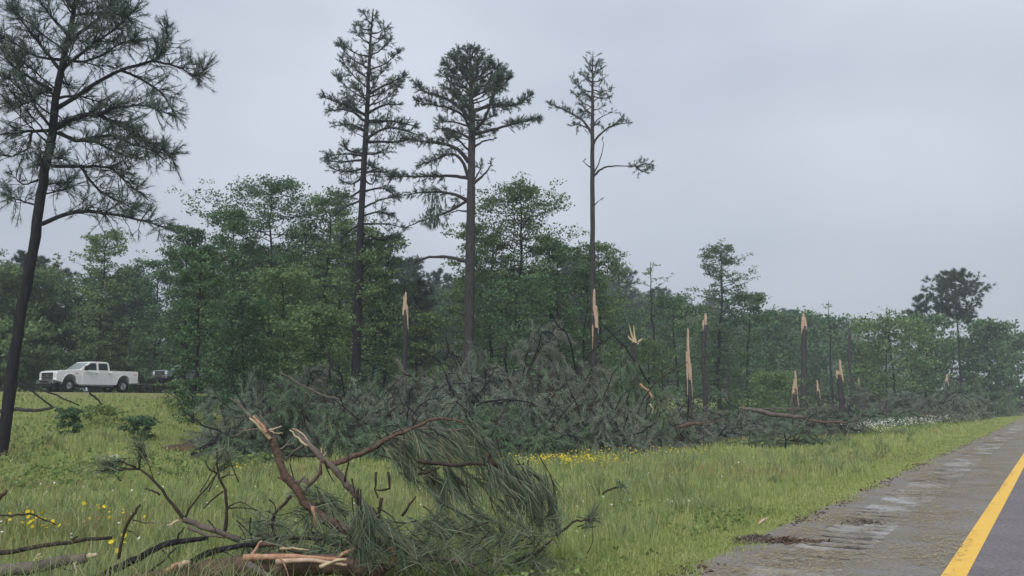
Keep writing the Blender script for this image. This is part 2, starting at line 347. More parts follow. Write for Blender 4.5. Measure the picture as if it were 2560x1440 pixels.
# the wood beyond the far carriageway: shared shapes, every tree its own object
protos = []
for i in range(6):
    a = plant_tree(broad_mesh(14, 3.8 + .4 * (i % 3), low=.06, nl=58, leaves=12500, size=.36, clump=.62), 'forest_tree', (0, 0, -500), 'x', 'tree', None, M['leaf_dark' if i % 2 else 'leaf'], M['bark_dark']); protos.append((a, 14, 'b'))
for i in range(4):
    a = plant_tree(pine_mesh(17, 3.2, low=.32, nl=56, tufts=8, nn=18, ln=.6, wd=.085, flat=True), 'forest_pine', (0, 0, -500), 'x', 'pine', None, M['needles_far'], M['bark_dark']); protos.append((a, 17, 'p'))
used = set()
def put(k, x, y, hgt, label, group, rz=None):
    a, hh, kind = protos[k]
    o = a if k not in used else copy_tree(a)
    used.add(k); s_ = hgt / hh
    o.location = (x, y, float(ground(x, y))); o.scale = (s_ * random.uniform(.9, 1.15), s_ * random.uniform(.9, 1.15), s_); o.rotation_euler = (0, 0, rz if rz is not None else random.uniform(0, 6.28))
    tag(o, label, None, group); return o
n = 0
s = -14.0
while s < 620:
    step = 3.4 + s * .016 if s > 0 else 3.6
    for row in range(3):
        d = 66 + row * 6.5 + random.uniform(-2, 2.5); ss_ = s + random.uniform(-1, 1) * step * .45
        hb = 8.4 + row * .7 + random.uniform(-1.5, 1.8)
        if s > 60: hb = 13 + row * 1.2 + random.uniform(-2, 2.5)
        if s > 110: hb = 19 + random.uniform(-2.5, 2.5)
        if s > 260: hb = 24 + random.uniform(-3, 3)
        k = random.choice([0, 1, 2, 3, 4, 5] if random.random() < .62 else [6, 7, 8, 9])
        if k > 5: hb *= 1.12
        x, y = XY(d, ss_)
        sec = 0 if ss_ < 42 else 1 if ss_ < 110 else 2; rw = ('front', 'second', 'back')[row]
        where = ('behind the pickup', 'behind the fallen heap', 'far behind the orange stumps')[sec]
        kind_ = 'leafy green tree' if k < 6 else 'dark pine'
        put(k, x, y, hb, '%s in the %s row of the wood %s' % (kind_, rw, where), '%ss in the %s row of the wood %s' % (kind_, rw, where))
        n += 1
    s += step
# low brush along the front of the wood
bp = []
for i in range(3):
    tw, cr = broad_mesh(3.6, 2.2, low=.05, nl=24, leaves=3600, size=.28, clump=.45, tr=.015)
    r = thing('forest_shrub', (0, 0, -500), 'x', 'shrub')
    tw.build('stem', M['bark_dark'], r); cr.build('foliage', M['leaf' if i else 'leaf_dark'], r); bp.append(r)
s = -12.0; i = 0
while s < 300:
    o = bp[i] if i < 3 else copy_tree(bp[i % 3])
    x, y = XY(63.2 + random.uniform(-.6, 1.2), s); o.location = (x, y, float(ground(x, y)) - .1); k_ = random.uniform(.8, 1.35); o.scale = (k_, k_, k_ * random.uniform(.8, 1.2)); o.rotation_euler = (0, 0, random.uniform(0, 6))
    wh_ = ('behind the pickup', 'behind the fallen heap', 'far behind the orange stumps')[0 if s < 42 else 1 if s < 110 else 2]; tag(o, 'green shrub at the foot of the wood ' + wh_, None, 'shrubs at the foot of the wood ' + wh_)
    s += 2.6 + max(0, s) * .014; i += 1

s = -14.0
while s < 130:
    o = copy_tree(bp[i % 3]); x, y = XY(70 + random.uniform(-1.5, 2), s); o.location = (x, y, float(ground(x, y)) - .2); k_ = random.uniform(1.3, 1.9); o.scale = (k_, k_, k_ * random.uniform(.9, 1.2)); o.rotation_euler = (0, 0, random.uniform(0, 6))
    wh_ = ('behind the pickup', 'behind the fallen heap', 'far behind the orange stumps')[0 if s < 42 else 1 if s < 110 else 2]; tag(o, 'tall shrub deeper inside the wood ' + wh_, None, 'tall shrubs deeper inside the wood ' + wh_)
    s += 3.2 + max(0, s) * .012; i += 1

# ------------------------------------------------------------------ the trees one can tell apart, placed from the photograph
def tree_at(px, top, hw, Y, low, label, leafm='leaf', nl=36, leaves=4600, size=.19, sparse=False, cat='tree', name='broadleaf_tree', clump=.34, shape=.6, bark='bark_dark', tr=.011):
    p = P(px, top, Y); g = float(ground(p[0], p[1])); Hh = p[2] - g
    return plant_tree(broad_mesh(Hh, px2m(hw, Y), low, nl, leaves, size, shape, sparse, tr, clump), name, (p[0], p[1], g), label, cat, None, M[leafm], M[bark])
TREES = [
 (540, 620, 70, 53, .06, 'leafy tree filling the gap left of the tallest leafy tree', 'leaf', 36, 3600),
 (758, 550, 84, 58, .08, 'leafy tree right behind the tallest leafy tree', 'leaf_dark', 38, 4000),
 (862, 500, 60, 60, .20, 'high leafy crown peeping out left of the spired pine trunk', 'leaf', 36, 3400),
 (1062, 770, 70, 50, .04, 'low green tree between the first snapped trunk and the middle pine', 'leaf', 30, 2800),
 (1375, 570, 70, 54, .12, 'leafy tree on the right shoulder of the broad pyramid shaped tree', 'leaf', 36, 3600),
 (1225, 570, 62, 54, .12, 'leafy tree on the left shoulder of the broad pyramid shaped tree', 'leaf', 34, 3200),
 (1450, 650, 66, 52, .06, 'dense dark tree just left of the thin tall pine trunk', 'leaf_dark', 34, 3200),
 (1965, 775, 90, 118, .03, 'hazy dark tree behind the short orange stump', 'leaf_dark', 34, 2800),
 (2060, 785, 80, 124, .03, 'hazy dark tree behind the tiny orange stump', 'leaf_dark', 34, 2800),
 (1905, 770, 70, 112, .03, 'hazy tree behind the low round bush', 'leaf_dark', 34, 2800),
 (268, 560, 64, 66, .22, 'slender green tree with a narrow crown standing right behind the white pickup', 'leaf', 44, 4200),
 (70, 655, 100, 68, .15, 'rounded green tree behind the leaning pine at the left edge of the wood', 'leaf', 40, 4600),
 (-60, 600, 80, 66, .15, 'tall green tree cut by the left edge of the view', 'leaf_dark', 40, 4200),
 (175, 700, 70, 70, .12, 'low dark tree between the leaning pine and the slender tree', 'leaf_dark', 34, 3800),
 (400, 640, 66, 66, .12, 'bushy green tree behind the covered trailer', 'leaf_dark', 40, 4400),
 (480, 545, 62, 52, .12, 'dark green tree with ragged top, just left of the tallest leafy tree', 'leaf_dark', 46, 5200),
 (690, 423, 136, 54, .22, 'tallest leafy tree with a dark green billowing crown, left of the tall pines', 'leaf_dark', 52, 7600),
 (598, 515, 92, 50, .10, 'dense green tree under the left flank of the tallest leafy tree', 'leaf_dark', 46, 6000),
 (812, 462, 98, 56, .15, 'airy leafy tree between the tallest leafy tree and the tall spired pine', 'leaf', 46, 5600),
 (720, 660, 120, 46, .08, 'wide bright green low tree in front of the tallest leafy tree', 'leaf', 44, 6200),
 (900, 550, 92, 49, .06, 'green tree wrapped round the trunk of the tall spired pine', 'leaf', 44, 5200),
 (968, 570, 58, 52, .10, 'narrow tree to the right of the tall spired pine trunk', 'leaf_dark', 36, 3600),
 (620, 740, 90, 42, .05, 'low bushy tree left of the fallen crowns', 'leaf_dark', 34, 4200),
 (790, 760, 90, 41, .05, 'low bushy green tree rising behind the fallen crowns near the spired pine', 'leaf', 34, 4200),
 (1290, 440, 118, 52, .34, 'broad pyramid shaped leafy tree right of the middle pine', 'leaf', 54, 6400),
 (1165, 530, 62, 50, .30, 'small airy leafy tree around the trunk of the middle pine', 'leaf', 34, 2800),
 (1400, 590, 60, 50, .15, 'leafy tree filling in beside the broad pyramid shaped tree', 'leaf_dark', 36, 3400),
 (1500, 585, 66, 54, .30, 'round leafy tree behind the splintered stump of the thin pine', 'leaf', 38, 3600),
 (1290, 690, 110, 47, .05, 'dark low tree under the broad pyramid shaped tree', 'leaf_dark', 34, 4400),
 (1690, 725, 90, 72, .05, 'dark green tree left of the pale feathery tree', 'leaf_dark', 36, 3600),
 (1855, 722, 66, 76, .05, 'narrow dark tree right of the pale feathery tree', 'leaf_dark', 34, 3000),
 (1620, 840, 60, 60, .05, 'bright green bushy low tree behind the forked splinters', 'leaf', 26, 2600),
 (2205, 790, 84, 88, .04, 'hazy green tree with a dead twiggy top on the right side', 'leaf', 40, 3600),
 (2300, 780, 70, 96, .04, 'hazy green tree left of the flat topped pine', 'leaf_dark', 36, 3000),
 (2462, 795, 66, 112, .04, 'hazy tree to the right of the flat topped pine', 'leaf_dark', 36, 3000),
 (2520, 830, 80, 130, .03, 'hazy tree mass at the right edge of the view', 'leaf_dark', 36, 3400),
 (2360, 850, 90, 118, .03, 'hazy low tree behind the trunk of the flat topped pine', 'leaf', 36, 3400),
 (1790, 800, 90, 84, .03, 'dark tree mass behind the trunk of the pale feathery tree', 'leaf_dark', 36, 3400),
 (2150, 850, 60, 110, .03, 'hazy dark tree behind the thin dark pole', 'leaf_dark', 34, 3000),
 (1560, 760, 80, 74, .03, 'dark tree behind the forked splinters', 'leaf_dark', 36, 3400),
 (1930, 930, 66, 62, .02, 'low round green bush left of the short orange stump', 'leaf', 24, 2600),
]
for (px, top, hw, Y, low, lab, lm, nl, lv) in TREES:
    tree_at(px, top, hw * (1.08 if Y < 62 else 1.18), Y, low, lab, lm, int(nl * 1.6), int(lv * 2.4), size=.17 if Y < 62 else .175 + (Y - 62) * .006, clump=.38 if Y < 62 else .38 + (Y - 62) * .006)
tree_at(1785, 597, 74, 75, .16, 'pale feathery tree with a light open crown rising over the wood', 'leaf_pale', 80, 11000, size=.2, shape=.7, clump=.3)
tree_at(1632, 642, 48, 70, .55, 'nearly bare broken tree with a few hanging leaves against the sky', 'leaf', 12, 420, sparse=True, clump=.25)
tree_at(2068, 742, 20, 98, .55, 'nearly bare thin tree with a few leaves beside the tallest dark snag', 'leaf', 12, 300, sparse=True, clump=.25)
tree_at(2225, 755, 46, 86, .6, 'dead twiggy crown standing above the hazy green tree', 'leaf', 12, 300, sparse=True, clump=.25)
tree_at(145, 618, 16, 72, .8, 'thin pale dead snag with twiggy top poking above the wood at left', 'leaf', 8, 120, sparse=True, clump=.2, bark='bark_grey')
# the dark evergreen in front of the trailer
p = P(505, 585, 38); g = float(ground(p[0], p[1]))
plant_tree(broad_mesh(p[2] - g, px2m(62, 38), .02, 52, 6800, .16, .35), 'evergreen_tree', (p[0], p[1], g), 'dark narrow evergreen tree standing in front of the trailer end', 'tree', None, M['leaf_dark'], M['bark_dark'])
def pine_at(px, top, hw, Y, low, label, **k):
    p = P(px, top, Y); g = float(ground(p[0], p[1]))
    return plant_tree(pine_mesh(p[2] - g, px2m(hw, Y), low, **k), 'pine_tree', (p[0], p[1], g), label, 'pine', None, M['needles_far'], M['bark_dark'])
pine_at(2385, 677, 66, 104, .62, 'flat topped tall pine on the right side of the wood', nl=60, tufts=10, nn=18, ln=.5, wd=.07, flat=True)
pine_at(2310, 735, 34, 110, .5, 'smaller pine just left of the flat topped pine', nl=34, tufts=10, nn=18, ln=.5, wd=.07, flat=True)
pine_at(1045, 700, 52, 62, .3, 'dark low pine beside the splintered stump left of the middle pine', nl=50, tufts=10, nn=16, ln=.4, wd=.055, flat=True)
pine_at(935, 605, 62, 55, .35, 'grey green round topped pine behind the narrow tree', nl=54, tufts=10, nn=16, ln=.4, wd=.055, flat=True)
pine_at(2270, 770, 40, 120, .4, 'dark pine far back between two hazy green trees', nl=34, tufts=6, nn=12, ln=.5, wd=.06, flat=True)

# ------------------------------------------------------------------ the traced pines
def traced_pine(name, label, Y, trunk, rads, limbs, tuft, extra=None, spacing=.34, lim_r=.30, foliage='needles', twl=(.35, 1.0), bark='bark_dark'):
    """trunk: [(px,py)], rads: px radii; limbs: [(pts, radius px, where needles start 0..1, density)]"""
    base = P(trunk[0][0], trunk[0][1], Y); base[2] = float(ground(base[0], base[1])); base = base
    root = thing(name, base, label, 'pine')
    T = [P(a, b_, Y) for a, b_ in trunk]; T[0] = base - (0, 0, .2)
    tp = curve(T, 5, .008); rr = np.interp(np.linspace(0, 1, len(tp)), np.linspace(0, 1, len(rads)), [px2m(r, Y) for r in rads])
    tb = MB(); tb.tube(tp, rr, 10, lump=.07); cr = MB(); C, D = [], []
    TW = MB()
    def limb(pts, r, f0, dens, up=.45):
        lb = MB(); lp = curve(pts, 4, .012); Ls = np.linalg.norm(np.diff(lp, axis=0), axis=1).sum()
        lb.tube(lp, np.linspace(r, max(r * .22, .007), len(lp)), 6, lump=.1, cap=False)
        ax = unit(lp[-1] - lp[0])
        nT = max(1, int(Ls / spacing * dens))
        for q in range(nT):
            f = f0 + (1 - f0) * RNG.uniform(0, 1) ** .8; i_ = min(len(lp) - 2, int(f * (len(lp) - 1))); p0 = lp[i_]; td = unit(lp[i_ + 1] - lp[i_])
            ln_ = RNG.uniform(*twl) * (1.1 - .5 * f); dd = unit(td * .7 + RNG.normal(size=3) * .75 + (0, 0, up)) * ln_
            e = p0 + dd + np.array((0, 0, -.10 * ln_)); tp_ = np.array([p0, (p0 + e) / 2 + RNG.normal(size=3) * .04, e])
            lb.tube(tp_, [max(.012, r * .2), .010, .007], 3, cap=False)
            C.extend([e, p0 + (e - p0) * .72]); D.extend([e - p0, e - p0])
            if RNG.uniform() < .6:
                k_ = unit(dd + RNG.normal(size=3) * ln_ * .6) * ln_ * .45; q0 = tp_[1]; lb.tube([q0, q0 + k_], [.009, .006], 3, cap=False); C.append(q0 + k_); D.append(k_)
        if dens > 0: C.append(lp[-1]); D.append(ax)
        lb.build('limb', M[bark], root, loc=base)
    for (pts, r, f0, dens) in limbs:
        n_ = len(pts); Lp = math.hypot(pts[-1][0] - pts[0][0], pts[-1][1] - pts[0][1]); off = RNG.uniform(-.55, .55) * px2m(Lp, Y)
        W3 = [P(a, b_, Y + off * (k / (n_ - 1))) for k, (a, b_) in enumerate(pts)]
        limb(W3, px2m(r, Y), f0, dens)
    if extra:   # limbs that point towards and away from the road
        hi, lo, cnt, ln0, ln1 = extra
        for k in range(cnt):
            f = k / max(1, cnt - 1); py = hi + (lo - hi) * f; i_ = int(np.argmin([abs(q[2] - P(trunk[-1][0], py, Y)[2]) for q in tp])); p0 = tp[i_]
            az = random.choice([math.pi / 2, -math.pi / 2]) + random.uniform(-.8, .8); l_ = ln0 + (ln1 - ln0) * f * random.uniform(.7, 1.1)
            e = p0 + np.array((math.cos(az) * l_, math.sin(az) * l_, l_ * random.uniform(.0, .55)))
            limb([p0, (p0 + e) / 2 + (0, 0, -.05), e], .03, .35, 1.0)
    nn, ln, wd, spr = tuft
    cr.needles(C, D, nn, ln, wd, spread=spr, along=.14, droop=.18)
    tb.build('trunk', M[bark], root, loc=base); cr.build('needles', M[foliage], root, loc=base)
    return root

near_limbs = [
 ([(105, 560), (190, 530), (260, 533), (350, 550), (440, 575)], 6, .2, 1.5),
 ([(128, 415), (200, 415), (270, 418), (310, 450), (370, 500)], 5, .2, 2.2),
 ([(145, 332), (190, 350), (240, 355), (300, 385), (360, 400)], 6, .25, 2.3),
 ([(138, 320), (200, 290), (240, 288), (300, 310), (350, 345), (430, 385)], 8, .25, 2.4),
 ([(140, 272), (230, 215), (300, 175), (380, 152), (412, 120), (417, 55)], 6, .5, 1.4),
 ([(380, 152), (440, 165), (490, 190), (512, 172)], 3.5, .1, 2.4),
 ([(300, 175), (350, 195), (410, 240), (440, 300)], 4, .1, 2.0),
 ([(240, 290), (290, 270), (370, 265), (430, 290)], 4, .1, 2.0),
 ([(200, 350), (270, 340), (330, 360), (400, 380), (440, 400)], 4, .2, 1.8),
 ([(200, 415), (240, 470), (290, 500), (350, 530)], 4, .1, 2.0),
 ([(127, 325), (80, 328), (40, 332), (-60, 345)], 5, .3, 1.5),
 ([(130, 225), (70, 190), (20, 150), (-30, 60)], 5, .2, 2.0),
 ([(98, 515), (50, 500), (8, 486)], 3, .3, 1.6),
 ([(128, 318), (90, 270), (60, 200), (40, 150)], 4, .3, 2.0),
 ([(80, 330), (70, 370), (30, 390), (-20, 385)], 3, .2, 1.6),
 ([(95, 450), (60, 460), (20, 430)], 3, .2, 1.0),
 ([(150, 180), (220, 120), (290, 70), (345, 20)], 5, .2, 2.6),
 ([(158, 150), (230, 150), (300, 110), (340, 105)], 4, .3, 2.2),
 ([(165, 110), (230, 60), (280, 10), (320, -40)], 5, .2, 2.6),
 ([(150, 175), (100, 110), (60, 60), (20, 10)], 5, .2, 2.4),
 ([(155, 150), (90, 140), (40, 110), (-20, 90)], 4, .2, 2.2),
 ([(170, 90), (120, 30), (80, -30)], 5, .2, 2.4),
 ([(180, 40), (260, 30), (310, 40)], 4, .2, 2.4),
 ([(148, 240), (110, 230), (60, 260), (10, 265)], 4, .2, 2.0),
 ([(146, 245), (200, 240), (260, 260)], 4, .2, 1.8),
 ([(185, 20), (230, -60), (300, -120)], 5, .2, 2.0),
 ([(180, 20), (120, -70), (50, -120)], 5, .2, 2.0),
 ([(200, -80), (240, -180), (270, -220)], 4, .2, 2.0),
 ([(200, -80), (150, -180), (110, -240)], 4, .2, 2.0),
]
traced_pine('leaning_pine', 'near dark pine leaning to the right, cut by the left edge of the view', 25,
            [(2, 1130), (22, 1000), (50, 800), (88, 590), (112, 430), (132, 330), (140, 240), (152, 180), (172, 90), (186, 20), (200, -80), (208, -260)],
            [14, 13.5, 13, 12, 11.5, 10.5, 9, 8, 6.5, 5.5, 4, 2], near_limbs, (16, .18, .011, 1.6), extra=(-200, 480, 30, .8, 2.8), spacing=.085, twl=(.3, 1.15))

def up(tx, ty, ex, ey, r=3.5, f0=.45, dens=1.0, bow=.12):
    mx_, my = (tx + ex) / 2, (ty + ey) / 2 + abs(ex - tx) * bow
    return ([(tx, ty), (mx_, my), (ex, ey)], r, f0, dens)
tl = []
for (ty, ex, ey) in [(60, 905, 30), (60, 950, 32), (75, 893, 60), (85, 962, 60), (110, 880, 80), (115, 968, 85), (140, 858, 98), (140, 985, 100), (170, 845, 110), (175, 996, 125),
                     (195, 870, 150), (205, 985, 160), (220, 838, 130), (235, 940, 195), (250, 838, 185), (250, 880, 205), (245, 1020, 180), (270, 960, 225), (265, 1000, 215), (290, 845, 225), (285, 870, 260)]:
    tl.append(up(926 - (ty - 60) * .045, ty, ex + random.uniform(-9, 9), ey + random.uniform(-8, 8), 2.4, .5, 1.35))
tl += [([(918, 290), (860, 262), (800, 238)], 4, .3, 2.0), ([(917, 305), (870, 275), (812, 280)], 4, .3, 1.6), ([(916, 330), (880, 312), (830, 315)], 3.5, .3, 1.6),
       ([(918, 285), (960, 262), (1005, 262)], 4, .3, 1.6), ([(920, 305), (980, 303), (1050, 318)], 4, .3, 2.0), ([(918, 345), (975, 320), (1070, 345)], 4, .3, 2.0), ([(916, 355), (990, 355), (1040, 345)], 4, .3, 1.8),
       ([(915, 240), (960, 215), (1022, 185)], 4, .3, 1.6), ([(912, 385), (870, 375), (860, 360)], 3, .2, 1.6), ([(911, 400), (860, 405), (808, 402)], 3.5, .2, 1.6), ([(910, 420), (870, 430), (825, 420)], 3, .2, 1.6),
       ([(912, 385), (940, 385), (962, 372)], 3, .2, 1.2), ([(909, 440), (880, 460), (850, 450)], 3, .2, 1.4), ([(909, 450), (930, 460), (942, 440)], 3, .2, .8), ([(908, 470), (880, 490), (840, 490)], 3, .2, 1.4),
       ([(906, 520), (950, 500), (1005, 485)], 3, .3, 1.0), ([(905, 560), (960, 560), (1015, 570)], 3, .3, 1.2), ([(903, 580), (950, 600), (1000, 590)], 3, .3, 2.0), ([(911, 390), (850, 385), (815, 395)], 3, .3, 2.0), ([(910, 430), (960, 430), (985, 440)], 3, .3, 1.8), ([(907, 480), (960, 470), (1000, 500)], 3, .3, 1.8), ([(906, 500), (860, 520), (835, 540)], 3, .3, 1.6), ([(905, 540), (950, 530), (990, 545)], 3, .3, 2.0), ([(904, 560), (870, 580), (850, 600)], 3, .3, 1.6)]
traced_pine('tall_pine', 'tall spired pine standing left of the middle pine', 48,
            [(889, 940), (893, 800), (897, 690), (904, 520), (912, 380), (917, 300), (921, 200), (927, 90), (933, 22)], [12, 10.5, 9.5, 8, 7.5, 6.5, 5, 3, 1.5],
            tl, (9, .17, .029, 1.7), extra=(50, 430, 34, .5, 2.4), spacing=.11, twl=(.3, .9))
ml = []
for (ty, tx, ex, ey) in [(150, 1176, 1150, 125), (150, 1176, 1200, 122), (165, 1176, 1178, 115), (175, 1176, 1128, 135), (180, 1177, 1225, 140), (200, 1177, 1105, 150), (205, 1177, 1250, 155), (225, 1178, 1098, 180), (225, 1178, 1275, 170), (240, 1178, 1104, 205), (240, 1179, 1280, 185), (255, 1179, 1118, 228), (260, 1179, 1262, 210), (215, 1177, 1215, 165), (215, 1177, 1140, 165), (240, 1178, 1150, 200), (240, 1178, 1210, 195), (270, 1178, 1145, 235), (190, 1177, 1160, 145), (190, 1177, 1195, 140), (150, 1176, 1162, 119), (152, 1176, 1190, 118), (185, 1177, 1138, 128), (185, 1177, 1216, 130), (200, 1177, 1122, 140), (205, 1177, 1236, 142), (230, 1178, 1110, 165), (230, 1178, 1262, 162), (255, 1178, 1130, 210), (255, 1178, 1235, 205), (225, 1178, 1165, 175), (225, 1178, 1192, 172), (240, 1178, 1125, 185), (245, 1178, 1250, 190)]:
    ml.append(up(tx, ty, ex + random.uniform(-5, 5), ey + random.uniform(-5, 5), 2.4, .5, 1.5))
ml += [([(1180, 335), (1215, 290), (1235, 230), (1255, 180)], 5, .5, 2.0), ([(1235, 235), (1262, 210), (1278, 190)], 3, .2, 2.2), ([(1183, 337), (1240, 322), (1300, 306), (1357, 295)], 5, .5, 2.2),
       ([(1183, 370), (1205, 355), (1243, 345)], 4, .9, 0), ([(1172, 405), (1150, 378), (1110, 360), (1060, 354), (1000, 345)], 6, .35, 2.2), ([(1170, 440), (1155, 402), (1130, 385), (1090, 398), (1038, 415)], 5, .4, 2.0),
       ([(1169, 445), (1130, 440), (1050, 441), (962, 442)], 5, .45, 2.6), ([(1168, 500), (1130, 484), (1080, 480), (1010, 488)], 5, .4, 1.8), ([(1168, 502), (1120, 530), (1060, 550), (1012, 570)], 4, .3, .6),
       ([(1170, 655), (1130, 645), (1085, 642), (1040, 655), (1008, 690)], 5.5, .6, .35), ([(1185, 458), (1205, 440), (1220, 425), (1228, 408)], 4, .5, .5), ([(1186, 450), (1200, 425), (1205, 410)], 2.5, .3, 1.2),
       ([(1175, 300), (1150, 270), (1110, 245), (1060, 228), (1032, 200)], 5, .3, 2.4), ([(1175, 325), (1158, 290), (1120, 270), (1080, 262), (1035, 250)], 4, .4, 2.2), ([(1179, 282), (1230, 262), (1290, 262), (1334, 232)], 5, .3, 2.4),
       ([(1180, 275), (1230, 268), (1265, 270)], 3, .3, 1.6), ([(1173, 345), (1140, 330), (1085, 320)], 4, .3, 1.8), ([(1173, 315), (1130, 305), (1090, 300)], 3, .3, 1.6), ([(1172, 375), (1140, 345), (1120, 340)], 3, .2, 1.6),
       ([(1182, 300), (1210, 300), (1240, 285)], 3, .2, 1.6), ([(1165, 498), (1145, 495), (1135, 515)], 2, .3, 1.6), ([(1166, 528), (1140, 527), (1110, 540)], 2.5, .5, .8)]
mid = traced_pine('tall_pine', 'middle tall pine with round top and long bare curving lower limbs', 45,
            [(1170, 950), (1173, 780), (1176, 600), (1178, 450), (1180, 330), (1178, 250), (1177, 180), (1175, 130)], [14, 12.5, 12, 10, 9, 7, 4, 2],
            ml, (9, .17, .030, 1.7), extra=(140, 360, 28, .7, 2.4), spacing=.11, twl=(.25, .75), bark='bark')
# the dead clump that hangs from its low limb
b = MB(); C = []
for k in range(70):
    px = 1085 + random.gauss(0, 13); py = 486 + random.random() ** .8 * 78; C.append(P(px, py, 44.4 + random.uniform(-.4, .4)))
b.needles(C, [(random.gauss(0, .3), random.gauss(0, .3), -1) for _ in C], 14, .34, .035, spread=.8, droop=.5)
for k in range(5): b.tube([P(1078 + k * 4, 482, 44.4), P(1070 + k * 8, 520, 44.4), P(1072 + k * 7, 555, 44.4)], [.02, .015, .01], 3, cap=False)
c0 = P(1085, 484, 44.4); b.build('hanging_dead_clump', M['needles'], mid, loc=mid.location)
rl = []
for (ty, ex, ey) in [(165, 1470, 150), (165, 1498, 150), (180, 1462, 165), (185, 1510, 170), (205, 1448, 180), (205, 1522, 190), (230, 1440, 205), (225, 1530, 215), (245, 1430, 195), (240, 1525, 240), (250, 1455, 225), (255, 1505, 230), (270, 1425, 230), (275, 1518, 262), (285, 1450, 255), (200, 1490, 160), (220, 1465, 190)]:
    rl.append(up(1481, ty, ex + random.uniform(-5, 5), ey + random.uniform(-5, 5), 1.8, .4, 1.1))
rl += [([(1480, 335), (1460, 305), (1430, 285), (1400, 270), (1366, 256)], 3.5, .25, 2.0), ([(1479, 325), (1450, 312), (1425, 315)], 2.5, .3, 1.5), ([(1484, 360), (1500, 335), (1530, 315), (1580, 305)], 3.5, .4, 1.2),
       ([(1482, 315), (1500, 295), (1540, 275)], 2, .7, .5), ([(1483, 442), (1500, 425), (1520, 417), (1560, 415), (1592, 417)], 3.2, .9, .5), ([(1590, 417), (1612, 410), (1632, 412)], 2.2, .1, 3.5), ([(1590, 417), (1605, 428), (1618, 432)], 2.2, .1, 3.0),
       ([(1485, 432), (1500, 400), (1508, 365), (1505, 345)], 2, .9, 0), ([(1478, 420), (1468, 412), (1456, 402)], 2, .9, 0), ([(1483, 515), (1492, 507), (1500, 500)], 2, .9, 0), ([(1530, 315), (1548, 300), (1560, 285)], 2, .3, 1.4)]
traced_pine('tall_pine', 'thin tall pine with small sparse crown and one long bare side limb', 46,
            [(1483, 960), (1482, 700), (1481, 500), (1481, 330), (1481, 230), (1482, 148)], [7, 6.5, 6, 5, 3.2, 1.5], rl, (8, .16, .028, 1.7), extra=(150, 300, 14, .5, 1.4), spacing=.15, twl=(.25, .65), bark='bark')

# ------------------------------------------------------------------ snapped trunks
def snag(px, top, bot, r, wood_to, Y, label, lean=0, shards=7, one_side=False, woodm='wood', bark='bark', name='broken_tree'):
    base = P(px - lean, bot, Y); gz = float(ground(base[0], base[1])); base[2] = gz
    root = thing(name, base, label, 'broken tree', None)
    R_ = px2m(r * .78, Y); zt = P(px, wood_to, Y); tb = MB()
    topb = zt + np.array((0, 0, (P(px, top, Y)[2] - zt[2]) * .25 if one_side else 0))
    tp = curve([base - (0, 0, .2), base + (zt - base) * .35 + RNG.normal(size=3) * (R_ * .35, 0, 0), base + (zt - base) * .7 + RNG.normal(size=3) * (R_ * .35, 0, 0), topb], 4, .02); tb.tube(tp, np.linspace(R_ * 1.15, R_ * .92, len(tp)), 9, lump=.1); tb.build('trunk', M[bark], root, loc=base)
    tt = P(px, top, Y); hh = tt[2] - zt[2]; sb = MB(); sgn = random.choice((-1, 1))
    kt = random.randrange(shards)
    for k in range(shards):
        u = (k / max(1, shards - 1) - .5) * 2; off = np.array((u * R_ * .62, random.uniform(-.55, .35) * R_, 0))
        h = hh * (1.0 if k == kt else random.choice((random.uniform(.15, .45), random.uniform(.5, .85))))
        if one_side: off = off * .6 + np.array((.35 * R_, -.55 * R_, 0))
        ww = R_ * random.uniform(.34, .5) * (1.3 if k == kt else 1); p0 = zt + off - (0, 0, min(.35, hh * .2)); bend = sgn * random.uniform(.0, .35) * R_
        q = [p0, p0 + (bend * .3, 0, h * .3), p0 + (bend * .9, 0, h * .62), p0 + (bend * .5, 0, h * .86), p0 + (bend * .4 + random.gauss(0, .2) * R_, 0, h + .3 * R_)]
        q[4] = q[4] * .35 + q[3] * .65; sb.tube(q, [ww, ww * 1.05, ww * random.uniform(.8, 1.1), ww * random.uniform(.6, .9), .01], 5, lump=.3, smooth=False)
    for k in range(2 if hh > .6 else 0):
        a = random.choice((-1, 1)) * R_ * random.uniform(.7, 1.0); q0 = zt + (a, -R_ * .75, random.uniform(0, .2) * hh); l_ = hh * random.uniform(.35, .9)
        sb.tube(curve([q0, q0 + (a * .15, -.02, -l_ * .5), q0 + (a * .5, -.05, -l_)], 3), [.22 * R_, .26 * R_, .24 * R_, .2 * R_, .16 * R_, .1 * R_, .01], 4, lump=.3, smooth=False)
    sb.build('splintered_wood', M[woodm], root, loc=base)
    return root
snag(1013, 712, 930, 8, 775, 40, 'snapped trunk with pale orange splinters between the spired pine and the middle pine', shards=6)
snag(1487, 694, 850, 9, 800, 38, 'snapped trunk torn open bright orange in front of the thin tall pine', shards=8, one_side=True)
snag(1722, 793, 990, 7.5, 935, 54, 'long orange stripped trunk, leftmost of the pair of tall snags right of centre', lean=2, shards=4, woodm='wood')
snag(1763, 772, 990, 8, 812, 56, 'dark snapped trunk with short yellow splinters, right one of the pair of tall snags', shards=4)
snag(2010, 770, 990, 8.5, 815, 72, 'tallest dark snapped trunk with yellow tip on the right side', lean=6, shards=4)
snag(1986, 907, 985, 7, 972, 58, 'short bright orange stump leaning left beside the low round bush', lean=-6, shards=4)
snag(2045, 938, 992, 4, 978, 78, 'tiny orange stump between the short orange stump and the wedge shaped one', shards=4)
snag(2097, 884, 992, 8.5, 936, 58, 'wedge shaped orange topped dark stump', lean=-4, shards=4)
snag(2147, 936, 992, 3, 960, 88, 'small pale splintered stump right of the thin dark pole', shards=4)
snag(2124, 818, 990, 4, 826, 84, 'thin straight dark dead pole behind the wedge shaped stump', shards=2, woodm='bark')
